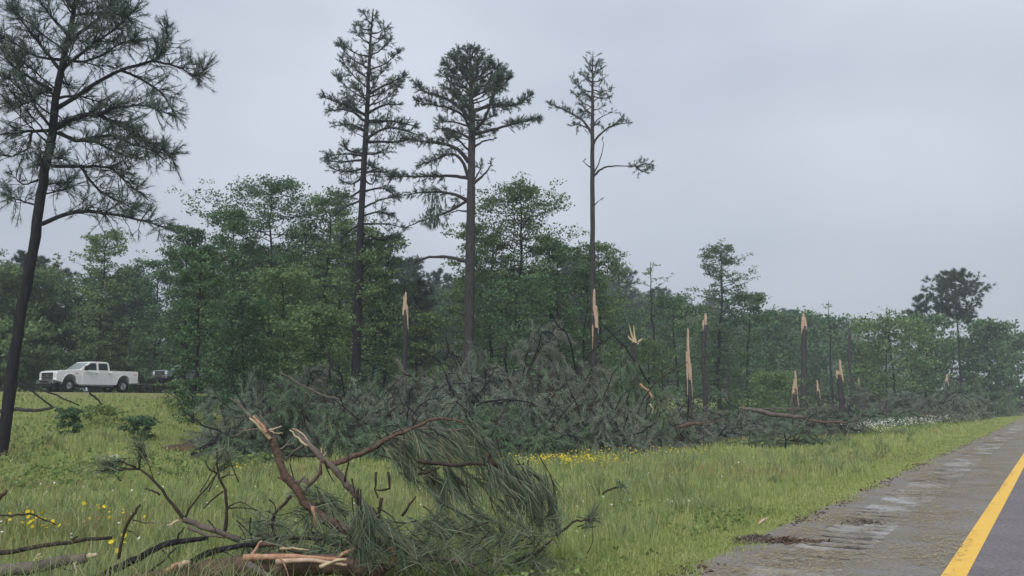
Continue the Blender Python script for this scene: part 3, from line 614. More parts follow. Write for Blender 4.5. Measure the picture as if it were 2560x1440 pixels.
snag(2366, 928, 992, 4, 952, 84, 'small pale tipped stump below the flat topped pine', shards=4)
snag(1822, 925, 992, 3.2, 932, 60, 'thin short dark pole right of the pair of tall snags', shards=2, woodm='bark')
sn = snag(1585, 852, 930, 7, 856, 48, 'low stump with forked upright pale splinters left of the pair of tall snags', shards=4)
b = MB()
for q in ([(1590, 858), (1580, 840), (1573, 812)], [(1590, 858), (1586, 838), (1584, 812)], [(1592, 860), (1602, 850), (1606, 846)], [(1586, 855), (1574, 846), (1570, 838)]):
    b.tube(curve([P(a, c, 48) for a, c in q], 3), [.07, .065, .06, .05, .04, .03, .008], 5, smooth=False)
b.build('splinter', M['wood_pale'], sn, loc=sn.location)

# ------------------------------------------------------------------ fallen pine crowns
def fallen_mesh(Lh, W_, Hh, limbs=36, nn=20, ln=.26, wd=.016, twn=14):
    """a pine crown thrown on its side: a lying stem, limbs arching up and drooping, hanging needle sprays"""
    tw, cr = MB(), MB(); st = curve([(-Lh / 2, 0, .25), (0, RNG.uniform(-.4, .4), Hh * .30), (Lh / 2, 0, .25)], 5, .05)
    tw.tube(st, np.linspace(.16, .04, len(st)), 7, lump=.1); C, D = [], []
    for k in range(limbs):
        f = (k + RNG.uniform(0, 1)) / limbs; p0 = st[int(f * (len(st) - 1))]; az = RNG.uniform(0, 6.28)
        env = math.sqrt(max(.12, 1 - (2 * f - 1) ** 2)); rr = W_ * .5 * RNG.uniform(.5, 1.1) * (.5 + .5 * env); hh = Hh * env * RNG.uniform(.45, 1.08)
        if k % 5 == 0: hh *= .5
        ph = RNG.uniform(.15, 1.0); oo = math.cos(ph * 1.35)
        e = np.array((p0[0] + math.cos(az) * rr * .9, p0[1] + math.sin(az) * rr * 1.1, max(.12, hh * ph * .62))); m_ = np.array((p0[0] + math.cos(az) * rr * .55, p0[1] + math.sin(az) * rr * .62, hh * ph * .98))
        lp = curve([p0, p0 * .5 + m_ * .5 + (0, 0, hh * .1), m_, e], 4, .03); tw.tube(lp, np.linspace(.034, .010, len(lp)), 5, cap=False, lump=.1)
        for q in range(twn):
            g = RNG.uniform(.25, 1); i_ = min(len(lp) - 2, int(g * (len(lp) - 1))); a_ = lp[i_]; dd = unit(unit(lp[i_ + 1] - lp[i_]) * .8 + RNG.normal(size=3) * .7) * RNG.uniform(.35, .9)
            e2 = a_ + dd - (0, 0, .22); mm = a_ + dd * .5 + (0, 0, .03); tw.tube([a_, mm, e2], [.012, .009, .006], 3, cap=False)
            for h_ in (.45, .75, 1.0): C.append(a_ + (e2 - a_) * h_); D.append((e2 - a_) + np.array((0, 0, -.12)))
    for k in range(4):
        p0 = st[int(RNG.uniform(.1, .9) * (len(st) - 1))]; az = RNG.uniform(0, 6.28); l_ = RNG.uniform(.6, 1.05) * W_ * .6; e = p0 + np.array((math.cos(az) * l_, math.sin(az) * l_, Hh * RNG.uniform(.2, .65)))
        lp = curve([p0, (p0 + e) / 2 + RNG.normal(size=3) * .25, e], 3, .05); tw.tube(lp, np.linspace(.035, .010, len(lp)), 5, cap=False, lump=.15)
        for q in range(3):
            a_ = lp[int(RNG.uniform(.4, .95) * (len(lp) - 1))]; tw.tube([a_, a_ + RNG.normal(size=3) * .25], [.014, .006], 3, cap=False)
    C = np.array(C); C[:, 2] = np.maximum(C[:, 2], .12)
    cr.needles(C, D, nn, ln, wd, spread=1.15, along=.2, droop=.2)
    return tw, cr
fp = []
for i in range(6):
    tw, cr = fallen_mesh(5.0, 4.2, 3.0, nn=(27, 24, 28)[i % 3], limbs=(34, 40, 28)[i % 3])
    r = thing('fallen_pine_crown', (0, 0, -500), 'x', 'fallen tree', None)
    tw.build('limbs', M['twig' if i % 2 else 'bark_dark'], r); cr.build('needles', M[('needles_fallen', 'needles_fallen_green', 'needles_fallen_brown')[i % 3]], r); fp.append(r)
fu = 0
def fallen(px, bot, Y, wpx, toppy, label, rz=None, group=None):
    global fu
    o = fp[fu] if fu < len(fp) else copy_tree(fp[fu % len(fp)])
    p = P(px, bot, Y); g = float(ground(p[0], p[1])); top_ = P(px, toppy, Y)[2]; hh = max(.6, top_ - g)
    o.location = (p[0], p[1], g - .1); s_ = px2m(wpx, Y) / 5.0; o.scale = (s_, s_ * 1.0, hh / 2.6); o.rotation_euler = (0, 0, rz if rz is not None else random.uniform(-.5, .5) + (math.pi if random.random() < .5 else 0))
    fu += 1; tag(o, label, None, group); return o
FALL = [
 (640, 27.5, 300, 905, 'leftmost fallen pine crown of the big heap, low and rounded, brown green'),
 (790, 27.5, 330, 960, 'low fallen crown at the front of the heap, right behind the two snapped branches'),
 (760, 31, 340, 890, 'fallen crown in the back row of the heap under the low bushy green tree'),
 (900, 29, 330, 920, 'fallen crown in front of the trunk of the spired pine'),
 (1000, 27, 300, 985, 'low front crown of the heap, behind the arching foreground limb'),
 (1040, 32, 330, 880, 'fallen crown at the foot of the middle pine with bent dark limbs'),
 (1180, 29, 360, 870, 'fallen crown in the middle of the heap with dark curved branches showing'),
 (1190, 26.5, 290, 1000, 'rounded front crown with an arched bare branch over it'),
 (1330, 31, 400, 775, 'tallest fallen crown of the heap, right of the middle pine'),
 (1380, 27.5, 330, 900, 'grey green drooping crown in front of the tallest fallen one'),
 (1330, 26, 240, 1000, 'small rounded crown at the very front edge of the heap on the grass'),
 (1480, 29, 320, 850, 'drooping grey crown near the foot of the thin tall pine'),
 (1500, 26.5, 250, 960, 'dark drooping crown at the right front corner of the heap'),
 (1590, 33, 240, 900, 'fallen crown at the right end of the heap below the forked splinters'),
 (1640, 36, 260, 960, 'low crown with torn red brown limbs where the heap thins out'),
 (1150, 35, 400, 850, 'fallen crown far back in the heap under the gap of sky'),
 (880, 36, 360, 870, 'fallen crown far back in the heap behind the spired pine'),
 (1720, 40, 260, 985, 'low fallen crown in front of the pair of tall snags'),
 (1850, 36, 260, 1035, 'flattened crown along the grass edge left of the fallen log'),
 (1960, 32, 240, 1055, 'dark flattened crown at the grass edge below the fallen log'),
 (2070, 42, 280, 1010, 'flattened fallen crown right of the fallen log'),
 (1680, 32, 200, 1020, 'small dark crown beside the reddish broken log'),
 (2160, 52, 260, 985, 'fallen crown behind the white flowers'),
 (2260, 62, 240, 965, 'fallen crown farther along the verge, right of the thin dark pole'),
 (2350, 76, 220, 955, 'fallen crown along the verge below the flat topped pine'),
 (2440, 92, 200, 950, 'hazy fallen crown near the far end of the verge'),
 (2520, 118, 200, 950, 'hazy fallen crown at the right edge where the verge meets the trees'),
 (2010, 62, 260, 985, 'fallen crown behind the short orange stump'),
 (1880, 52, 240, 1000, 'fallen crown behind the flattened crowns, under the low round bush'),
 (2200, 84, 300, 955, 'hazy fallen crown in the far middle of the median'),
]
for (px, Y, wd_, top_, lab) in FALL:
    fallen(px, 1060, Y, wd_, top_, lab)

# ------------------------------------------------------------------ logs and sticks farther off
def stick(name, pts, Y, r, label, m='bark_dark', cat='branch', pale=None, twigs=()):
    """a traced branch; pts in photo pixels, Y a distance or a list of distances"""
    Ys = Y if isinstance(Y, (list, tuple)) else [Y] * len(pts)
    W3 = [P(a, c, y_) for (a, c), y_ in zip(pts, Ys)]; base = np.array(W3[0]); rs = r if isinstance(r, (list, tuple)) else [r, r * .6]
    root = thing(name, base, label, cat); b = MB(); cp = curve(W3, 3, px2m(1.3, Ys[0]))
    b.tube(cp, np.interp(np.linspace(0, 1, len(cp)), np.linspace(0, 1, len(rs)), [px2m(q, Ys[0]) for q in rs]), 8, lump=.13); b.build('stem', M[m], root, loc=base)
    for tw_ in twigs:
        tb = MB(); tpts, tr_ = tw_[0], tw_[1]; tm = tw_[2] if len(tw_) > 2 else m; ty = tw_[3] if len(tw_) > 3 else Ys[0]
        q = curve([P(a, c, ty) for a, c in tpts], 3, px2m(1.0, ty)); tb.tube(q, np.linspace(px2m(tr_, ty), px2m(tr_ * .45, ty), len(q)), 6, lump=.12)
        tb.build('splinter' if tm.startswith('wood') else 'twig', M[tm], root, loc=base)
    return root, base
stick('fallen_log', [(1856, 1022), (1890, 1026), (1927, 1035), (1975, 1040), (2014, 1045)], 36, [3, 5.5, 6, 5, 4], 'long fallen log lying across the brush beyond the grass', 'bark_grey', 'log',
      twigs=[([(1975, 1038), (1977, 1005), (1984, 985), (1993, 976)], 2.5), ([(2010, 1044), (2020, 1025), (2022, 1006)], 2.5), ([(1995, 1045), (1990, 1065), (1987, 1085)], 2), ([(1908, 1022), (1960, 1020), (2015, 1022)], 2)])
stick('fallen_log', [(1697, 1068), (1725, 1062), (1756, 1058)], 31, [5, 5, 4], 'short reddish broken log at the edge of the bright grass', 'bark_brown', 'log', twigs=[([(1756, 1058), (1800, 1052), (1840, 1054)], 1.6)])
stick('fallen_log', [(2030, 1052), (2075, 1055), (2120, 1058)], 38, [2.5, 3, 2.5], 'thin log end pointing at the white flowers', 'bark_brown', 'log')
stick('fallen_log', [(2280, 1035), (2310, 1037), (2345, 1036)], 60, [2.5, 3, 2], 'distant brown log beside the verge flowers', 'bark_brown', 'log')
stick('fallen_log', [(-40, 1030), (40, 1024), (90, 1026), (135, 1018)], 36, [5, 5, 4, 3], 'dark log lying below the pickup beside the leaning pine', 'bark', 'log')
stick('broken_branch', [(30, 945), (80, 978), (130, 1016)], 35, [2.5, 2.5, 2], 'thin dark branch slanting down left of the pickup front wheel')
stick('broken_branch', [(85, 968), (140, 988), (198, 1014)], 35, [2, 2, 1.5], 'thin dark branch slanting down below the pickup front door')
stick('broken_branch', [(224, 982), (240, 996), (256, 1011)], 35, [2.5, 2.5, 1.5], 'short dark stick slanting down below the pickup rear wheel')
stick('broken_branch', [(1797, 1090), (1806, 1078), (1815, 1066)], 27, [2.5, 2, 1.5], 'short dark stick poking up from the bright grass edge', twigs=[([(1812, 1088), (1828, 1080), (1838, 1072)], 1.8)])
stick('broken_branch', [(1964, 1120), (1964, 1100), (1962, 1085)], 24, [2.2, 2, 1.5], 'upright dark twig standing in the grass below the fallen log')
stick('broken_branch', [(1190, 1015), (1215, 1005), (1260, 998), (1310, 1003), (1340, 1018)], 25.5, [2, 2.8, 2.5, 2, 1.5], 'bare arched branch bowing over the rounded front crown')
stick('broken_branch', [(1110, 900), (1122, 880), (1118, 855), (1112, 835)], 28.5, [3.5, 3, 2, 1], 'dark bent branch rising from the heap left of the middle pine foot', twigs=[([(1118, 880), (1140, 890), (1160, 905)], 2.5)])
stick('broken_branch', [(1135, 990), (1128, 970), (1115, 945)], 26.5, [3.5, 3, 2], 'short black branch stub in the face of the heap', twigs=[([(1130, 960), (1160, 958), (1175, 955)], 1.6)])
stick('broken_branch', [(1500, 800), (1545, 850), (1590, 905), (1625, 960)], 33, [1.5, 2, 2.5, 3], 'long thin dark limb slanting down across the right end of the heap', twigs=[([(1560, 868), (1600, 855), (1640, 845)], 1.2)])
stick('broken_branch', [(1600, 960), (1625, 985), (1632, 1000)], 29, [3, 3, 2.5], 'torn reddish limb in the dark hollow at the right end of the heap', 'wood_red', twigs=[([(1625, 1010), (1632, 1022), (1630, 1035)], 2.2, 'wood_pale')])
stick('broken_branch', [(1270, 855), (1262, 900), (1268, 930)], 28, [2, 2.5, 2.5], 'thin dark limb standing in the middle of the heap')
stick('broken_branch', [(820, 870), (826, 900), (824, 945)], 27.5, [1.5, 2, 2.5], 'thin upright dead stem in the left part of the heap')
stick('broken_branch', [(700, 930), (740, 955), (800, 985), (850, 1000)], 26.5, [1.5, 2, 2, 2.5], 'pale thin limb crossing the left part of the heap', 'bark_grey')

# ------------------------------------------------------------------ foreground: the broken pine branches beside the car
def bunches(root, base, spots, Y, n=60, ln=.25, wd=.006, spread=.55, droop=.6, m='needles_near', dj=.12):
    C, D = [], []; tb_ = MB()
    for (px, py, dx, dy) in spots:
        y_ = Y + random.uniform(-dj, dj); a = P(px, py, y_); e = P(px + dx, py + dy, y_ + random.uniform(-.08, .08)); C.append(a); D.append(e - a)
    b = MB()
    for c_, d_ in zip(C, D):
        if random.random() < .45: b0_ = c_ - unit(d_) * random.uniform(.10, .32) + RNG.normal(size=3) * .04; tb_.tube(curve([b0_, (b0_ + c_) / 2 + RNG.normal(size=3) * .02, c_ + d_ * .15], 2), [.006, .005, .004, .0035, .003], 4, cap=False)
    if tb_.n: tb_.build('fine_twigs', M['twig'], root, loc=base)['kind'] = 'stuff'
    b.needles(C, D, int(n * .42), ln, wd, spread=spread * 1.35, along=.14, droop=droop * .7, seg=2); return b.build('needles', M[m], root, loc=base)
# big torn trunk along the bottom edge
r, b0 = stick('torn_trunk', [(330, 1452), (480, 1432), (600, 1420), (720, 1413), (830, 1412), (960, 1430)], 6.9, [17, 24, 27, 28, 24, 18], 'thick torn trunk lying along the bottom edge with raw orange wood showing', 'bark_brown', 'log',
   twigs=[([(610, 1395), (700, 1392), (790, 1394), (868, 1402)], 9, 'wood_red', 6.78), ([(690, 1404), (760, 1400), (840, 1408), (868, 1412)], 7, 'wood', 6.72), ([(800, 1418), (830, 1405), (868, 1398)], 5, 'wood_pale', 6.7),
          ([(625, 1394), (640, 1370), (655, 1352)], 5, 'wood_red', 6.85), ([(840, 1400), (868, 1380), (905, 1362)], 6, 'wood_red', 6.9), ([(700, 1372), (730, 1370), (775, 1376)], 4, 'wood_pale', 7.0),
          ([(415, 1432), (440, 1412), (470, 1404)], 8, 'wood_red', 6.8), ([(450, 1414), (462, 1407), (476, 1406)], 9, 'wood', 6.78),
          ([(650, 1360), (690, 1362), (760, 1385)], 8, 'bark_brown', 7.05), ([(620, 1412), (655, 1432), (700, 1455)], 11, 'bark_grey', 6.7), ([(700, 1395), (715, 1420), (722, 1445)], 2.5, 'wood_red', 6.68)])
# snapped limb A
r, b0 = stick('broken_bough', [(990, 1372), (930, 1350), (875, 1330), (800, 1290), (765, 1252), (728, 1205), (705, 1172), (690, 1120), (668, 1078)], 7.3, [10, 12, 12.5, 12, 11, 10.5, 9.5, 9.5, 9.5], 'taller snapped limb with a split hollow tip, left of its pair', 'bark_brown', 'branch',
   twigs=[([(672, 1090), (655, 1062), (634, 1037)], 8, 'bark_grey', 7.3), ([(676, 1098), (650, 1070), (624, 1045)], 5, 'wood_pale', 7.26), ([(666, 1082), (652, 1060), (632, 1040)], 5, 'wood_red', 7.22), ([(630, 1045), (605, 1018), (576, 995)], 2.6, 'twig_pale', 7.28),
          ([(668, 1074), (658, 1048), (648, 1025)], 2.6, 'bark_grey', 7.36), ([(666, 1073), (620, 1074), (582, 1090)], 1.8, 'twig_pale'), ([(672, 1075), (690, 1070), (704, 1065)], 2.6, 'wood', 7.25), ([(676, 1078), (690, 1082), (708, 1083)], 2, 'wood', 7.25),
          ([(728, 1212), (708, 1200), (694, 1192)], 4.5), ([(728, 1240), (705, 1265), (686, 1285), (680, 1315), (692, 1350), (718, 1395)], 4.2, 'twig', 7.2), ([(730, 1205), (748, 1202), (770, 1212), (775, 1235)], 3, 'bark_grey'),
          ([(782, 1265), (786, 1290), (790, 1320)], 5, 'wood_red', 7.18), ([(698, 1123), (718, 1112), (735, 1106)], 2.2, 'twig_pale'), ([(782, 1310), (775, 1335), (745, 1352), (720, 1358)], 2.2, 'twig'),
          ([(765, 1195), (770, 1210), (765, 1225)], 5, 'bark_grey'), ([(770, 1214), (795, 1190), (803, 1160), (800, 1150)], 5, 'bark_brown', 7.45), ([(745, 1210), (755, 1198), (762, 1190)], 4, 'bark_grey', 7.2)])
bunches(r, b0, [(790 + random.uniform(-40, 60), 1240 + random.uniform(-20, 40), random.uniform(10, 60), random.uniform(-20, 40)) for _ in range(16)], 7.5, n=46, droop=.4)
# snapped limb B
r, b0 = stick('broken_bough', [(1040, 1400), (1000, 1355), (960, 1318), (920, 1275), (880, 1225), (845, 1185), (800, 1140), (768, 1108)], 7.6, [8, 8.5, 8.5, 8, 8, 7.5, 7.5, 7], 'shorter grey snapped limb with a notched tip, right of its pair', 'bark_grey', 'branch',
   twigs=[([(770, 1112), (750, 1090), (736, 1074)], 6, 'bark_grey', 7.6), ([(768, 1115), (745, 1096), (724, 1075)], 3.5, 'wood_pale', 7.55), ([(772, 1106), (756, 1084), (730, 1072)], 3, 'wood', 7.65), ([(800, 1140), (770, 1140), (740, 1139), (700, 1127)], 3, 'twig', 7.6),
          ([(760, 1110), (735, 1130), (713, 1152)], 4.2, 'bark_grey', 7.55), ([(802, 1142), (804, 1130), (802, 1120)], 2.5, 'wood'), ([(808, 1142), (812, 1136), (816, 1130)], 2.5, 'wood'), ([(812, 1150), (818, 1175), (835, 1205)], 2.5, 'twig', 7.55),
          ([(862, 1205), (868, 1170), (872, 1138)], 3.2, 'twig', 7.5), ([(802, 1148), (803, 1170), (803, 1190)], 3, 'bark_brown')])
# long curving limb with hanging needles
r, b0 = stick('arching_branch', [(815, 1166), (838, 1160), (880, 1142), (940, 1116), (975, 1093), (1030, 1072), (1070, 1053), (1110, 1047), (1150, 1052), (1182, 1066)], 7.7, [6, 7, 7, 6.5, 6, 4.5, 3.5, 3, 2.4, 1.6], 'long curved bare branch arching right with drooping bunches of long needles', 'bark_brown', 'branch',
   twigs=[([(973, 1094), (990, 1076), (1022, 1070)], 3.2, 'bark_grey'), ([(1035, 1074), (1080, 1070), (1110, 1078), (1160, 1072), (1192, 1086)], 3, 'bark_grey'), ([(978, 1092), (1005, 1094), (1030, 1099)], 3, 'bark_grey'), ([(975, 1106), (1010, 1134), (1062, 1162)], 2, 'twig'),
          ([(1083, 1055), (1098, 1072), (1110, 1078)], 2, 'bark_grey'), ([(1058, 1080), (1080, 1090), (1096, 1102)], 2.2, 'bark_grey')])
bn = []
for _ in range(15): bn.append((1188 + random.uniform(-8, 10), 1078 + random.uniform(-8, 14), random.uniform(20, 60), random.uniform(35, 85)))
for _ in range(30): bn.append((1010 + random.uniform(0, 150), 1085 + random.uniform(0, 50), random.uniform(25, 80), random.uniform(30, 70)))
for _ in range(34): bn.append((1020 + random.uniform(0, 200), 1140 + random.uniform(0, 70), random.uniform(10, 80), random.uniform(20, 80)))
for _ in range(10): bn.append((970 + random.uniform(0, 40), 1120 + random.uniform(0, 50), random.uniform(20, 50), random.uniform(30, 60)))
bunches(r, b0, bn, 7.75, n=62, spread=.42, droop=.35, dj=.25)
r, b0 = stick('needle_branch', [(1040, 1152), (1120, 1162), (1200, 1160), (1255, 1160), (1300, 1188), (1345, 1225)], 7.4, [5, 4.5, 4, 3.5, 2.5, 1.6], 'dark sweeping branch with heavy green needles right of the arching branch', 'twig', 'branch',
   twigs=[([(1065, 1150), (1058, 1165), (1052, 1182)], 3.5), ([(1045, 1185), (1075, 1178), (1100, 1168)], 4), ([(1225, 1165), (1240, 1190), (1252, 1212)], 2.5, 'bark_grey'), ([(1290, 1160), (1316, 1165), (1320, 1160)], 2), ([(1150, 1200), (1165, 1235), (1182, 1262)], 2.5), ([(1145, 1200), (1170, 1220), (1175, 1205)], 2)])
bn = []
for k in range(24): bn.append((1225 + random.uniform(0, 60), 1165 + random.uniform(0, 40), random.uniform(10, 60), random.uniform(30, 70)))
for k in range(20): bn.append((1300 + random.uniform(-20, 40), 1190 + random.uniform(-5, 50), random.uniform(15, 60), random.uniform(30, 90)))
for k in range(44): bn.append((1060 + random.uniform(0, 330), 1190 + random.uniform(0, 120), random.uniform(-10, 70), random.uniform(20, 80)))
bunches(r, b0, bn, 7.35, n=60, spread=.42, droop=.35, dj=.25)
# tangle in the lower middle
r, b0 = stick('needle_branch', [(935, 1452), (985, 1412), (1040, 1396), (1100, 1396), (1160, 1408), (1230, 1440)], 6.95, [4.5, 4.5, 4, 4, 3.5, 3], 'low reddish branch bowed over the needles at the bottom edge', 'bark_grey', 'branch',
   twigs=[([(1140, 1404), (1152, 1398), (1165, 1390)], 3, 'wood_red', 6.9), ([(1180, 1412), (1210, 1405), (1235, 1396)], 2.6, 'twig', 6.95), ([(955, 1245), (945, 1290), (935, 1330), (930, 1372)], 5, 'twig', 7.2), ([(1005, 1290), (1020, 1270), (1040, 1240)], 4, 'twig', 7.3),
          ([(970, 1180), (972, 1220), (940, 1225)], 4, 'twig', 7.3), ([(940, 1180), (938, 1225), (945, 1245)], 3.5, 'twig', 7.3), ([(895, 1410), (890, 1360), (900, 1320)], 3, 'twig', 7.1), ([(975, 1365), (985, 1385), (978, 1410)], 8, 'wood_red', 7.0), ([(985, 1350), (1010, 1375), (1060, 1385)], 9, 'bark_brown', 7.1)])
bn = []
for k in range(115): bn.append((880 + random.uniform(0, 520), 1290 + random.uniform(0, 170), random.uniform(-60, 60), random.uniform(-60, 50)))
for k in range(22): bn.append((905 + random.uniform(-12, 25), 1300 + random.uniform(-20, 50), random.uniform(-10, 20), random.uniform(50, 90)))
bunches(r, b0, bn, 7.0, n=52, spread=.7, droop=.35, dj=.35)
r, b0 = stick('needle_branch', [(620, 1366), (680, 1350), (760, 1345), (850, 1360)], 7.25, [5, 5, 4, 3], 'leafy branch under the two snapped limbs with blue green needles', 'twig', 'branch')
bn = []
for k in range(78): bn.append((600 + random.uniform(0, 290), 1290 + random.uniform(0, 130), random.uniform(-60, 60), random.uniform(-50, 50)))
bunches(r, b0, bn, 7.3, n=40, spread=.8, droop=.3, dj=.4)
# left branch with needle tufts on its tips
r, b0 = stick('forked_branch', [(600, 1350), (540, 1328), (500, 1314), (458, 1298)], 7.1, [7, 7, 7, 6.5], 'forked dead branch with needle tufts at its tips in the lower left', 'bark_grey', 'branch',
   twigs=[([(462, 1300), (430, 1260), (395, 1212), (370, 1186), (348, 1172)], 5, 'twig'), ([(348, 1172), (350, 1145), (352, 1118)], 3, 'twig'), ([(348, 1172), (310, 1175), (275, 1170)], 3, 'twig'), ([(340, 1168), (310, 1156), (285, 1153)], 3, 'twig'), ([(400, 1238), (380, 1226), (362, 1222)], 3, 'twig'),
          ([(462, 1298), (480, 1262), (510, 1228), (541, 1184)], 3.2, 'twig'), ([(560, 1338), (567, 1285), (562, 1225), (545, 1180), (541, 1120)], 4.4, 'twig'), ([(546, 1180), (565, 1168), (586, 1163)], 3, 'twig'), ([(543, 1184), (520, 1170), (513, 1150)], 2.6, 'twig'), ([(552, 1195), (570, 1188), (590, 1186)], 2.2, 'twig'),
          ([(558, 1228), (530, 1250), (508, 1272)], 2.4, 'twig'), ([(568, 1272), (600, 1268), (645, 1275)], 2.2, 'twig'), ([(568, 1270), (600, 1255), (640, 1276)], 2, 'twig'), ([(470, 1318), (500, 1332), (560, 1345)], 5, 'bark_grey', 7.0), ([(446, 1300), (430, 1310), (418, 1313)], 4, 'wood_pale', 7.05)])
bunches(r, b0, [(275 + random.uniform(-8, 6), 1165 + random.uniform(-12, 12), random.uniform(-60, -20), random.uniform(-25, 45)) for _ in range(9)], 7.1, n=46, ln=.16, spread=.8, droop=.3, dj=.03)
bunches(r, b0, [(350 + random.uniform(-4, 4), 1118 + random.uniform(-6, 8), random.uniform(-40, 30), random.uniform(-60, -15)) for _ in range(7)], 7.1, n=40, ln=.15, spread=.8, droop=.1, dj=.03)
bunches(r, b0, [(556 + random.uniform(-10, 20), 1150 + random.uniform(-20, 14), random.uniform(-10, 50), random.uniform(-60, 20)) for _ in range(9)], 7.1, n=46, ln=.16, spread=.7, droop=.1, dj=.03)
stick('broken_branch', [(-30, 1388), (60, 1373), (180, 1352), (278, 1344)], 7.0, [6, 5.5, 5, 4], 'straight black stick crossing the lower left corner', 'twig', twigs=[([(180, 1351), (187, 1345), (194, 1341)], 4)])
r, b0 = stick('broken_branch', [(-40, 1432), (40, 1424), (110, 1412), (170, 1402), (218, 1394)], 6.7, [16, 15, 14, 13, 11], 'thick brown stick with a pale broken end in the lower left corner', 'bark_grey',
   twigs=[([(205, 1396), (225, 1391), (243, 1386)], 10, 'wood_pale', 6.7), ([(84, 1402), (92, 1392), (102, 1384)], 3, 'wood_pale', 6.65), ([(86, 1402), (98, 1395), (105, 1391)], 2.6, 'wood_pale', 6.65), ([(188, 1405), (190, 1425), (193, 1450)], 4, 'wood_pale', 6.65), ([(145, 1414), (165, 1424), (186, 1425)], 2, 'twig', 6.65)])
stick('broken_branch', [(238, 1448), (300, 1418), (370, 1382), (430, 1356), (520, 1345)], 6.9, [10, 9, 8, 7, 5], 'long dark grey branch rising to the right in the lower left', 'bark_dark', twigs=[([(440, 1352), (452, 1330), (462, 1318)], 2.6), ([(372, 1430), (400, 1410), (440, 1370)], 3), ([(405, 1375), (425, 1395), (432, 1410)], 2)])
stick('broken_branch', [(380, 1440), (480, 1402), (540, 1376), (640, 1362)], 7.0, [8, 8, 7, 5], 'dark branch running just above the thick torn trunk', 'bark_dark', twigs=[([(532, 1378), (534, 1395), (533, 1408)], 4), ([(545, 1378), (580, 1390), (600, 1420)], 2), ([(520, 1300), (530, 1310), (540, 1335)], 2)])
stick('broken_branch', [(296, 1398), (305, 1350), (316, 1318), (330, 1290), (352, 1262)], 6.8, [4, 3.5, 3.5, 4, 2.4], 'thin upright brown stem left of the forked branch', 'twig', twigs=[([(332, 1300), (355, 1306), (385, 1308)], 1.8), ([(318, 1325), (335, 1332), (345, 1342)], 1.6)])
stick('broken_branch', [(-20, 1291), (30, 1290), (70, 1285), (100, 1294), (140, 1312)], 7.6, [2.2, 2.2, 2.2, 2, 1.4], 'very thin dark twig passing the yellow flowers at the left edge', 'twig')
stick('broken_branch', [(-30, 1272), (-5, 1250), (17, 1224)], 7.2, [7, 6, 4], 'stubby branch end poking in at the left edge', 'bark_brown')
r, b0 = stick('broken_branch', [(1285, 1406), (1320, 1388), (1350, 1376), (1382, 1348)], 7.0, [3.5, 3.5, 3, 2], 'thin dark stick in the grass right of the needle tangle', 'twig', twigs=[([(1335, 1375), (1345, 1360), (1352, 1348)], 2)])
r, b0 = stick('needle_branch', [(1390, 1340), (1425, 1312), (1450, 1300), (1480, 1298)], 7.6, [3.5, 3, 2.5, 2], 'small sprig with one dark tuft lying in the grass right of the tangle', 'twig', 'branch')
bunches(r, b0, [(1478 + random.uniform(-10, 8), 1298, random.uniform(-10, 50), random.uniform(-50, 10)) for _ in range(7)], 7.6, n=40, ln=.17, spread=.6, droop=.1, dj=.03)
r, b0 = stick('broken_branch', [(1506, 1236), (1525, 1224), (1550, 1217)], 9, [2.5, 2.2, 2], 'tiny dark twig in the grass above the small sprig', 'twig')
bunches(r, b0, [(1552 + random.uniform(-4, 8), 1216, random.uniform(0, 40), random.uniform(-30, 40)) for _ in range(4)], 9, n=30, ln=.15, spread=.6, droop=.1, dj=.03)

# ------------------------------------------------------------------ grass, weeds, flowers, litter
def scatter(n, y0, y1, dmin, dmax, wide=.66, edge=0.0, pad=3.0):
    Y = np.exp(RNG.uniform(math.log(y0), math.log(y1), n)); X = RNG.uniform(-1, 1, n) * (wide * Y + pad); d = dof(X, Y)
    e = dmin + edge * (np.sin(X * 1.7 + Y * 2.3) * .6 + np.sin(X * 4.1 - Y * 3.7) * .4) * .5 + RNG.uniform(0, edge, n)
    k = (d > e) & (d < dmax); return X[k], Y[k]
def blades(name, X, Y, h0, h1, w0, wk, m, label=None, lean=.35):
    N = len(X); Z = ground(X, Y); h = RNG.uniform(h0, h1, N) * (.55 + .9 * (np.sin(X * 1.1 + np.sin(Y * .8) * 1.3) * np.cos(Y * .9 - X * .37) * .5 + .5))
    h *= np.clip((dof(X, Y) - 2.3) / 2.0, .3, 1); a = RNG.uniform(0, 6.28, N); wv = (w0 + wk * Y) / 2; az = RNG.uniform(0, 6.28, N)
    sx, sy = np.cos(a) * wv, np.sin(a) * wv; ln = RNG.uniform(0, lean, N) * h; lx, ly = np.cos(az) * ln, np.sin(az) * ln
    B = np.stack([X, Y, Z - .01], 1); S = np.stack([sx, sy, 0 * sx], 1); M1 = B + np.stack([lx * .35, ly * .35, h * .6], 1); T = B + np.stack([lx, ly, h * (1 - .2 * (ln / h) ** 2)], 1)
    V = np.stack([B - S, B + S, M1 - S * .75, M1 + S * .75, T], 1); k = np.arange(N)[:, None] * 5
    b = MB(); b.add(V, k + np.array([[0, 1, 3, 2]])); b.f.append((k + np.array([[2, 3, 4]]), 0, False)); o = b.build(name, M[m]); o['kind'] = 'stuff'
    return o
X, Y = scatter(215000, 5.2, 70, 2.7, 46, edge=.35)
tag(blades('grass', X, Y, .07, .23, .0045, .0010, 'grass'), 'fresh green roadside grass covering the median', 'grass')
X, Y = scatter(900000, 5.2, 60, 2.50, 3.6, edge=.34); tag(blades('edge_grass', X, Y, .06, .16, .004, .0008, 'grass', lean=.9), 'short ragged grass creeping over the pavement edge', 'grass')
X, Y = scatter(15000, 5.5, 24, 3.2, 14, edge=1.0)
M['grass_tall'] = mat('grass_tall', (.19, .235, .10), (.33, .38, .19), (.42, .38, .20), scale=1, island=True, trans=.3)
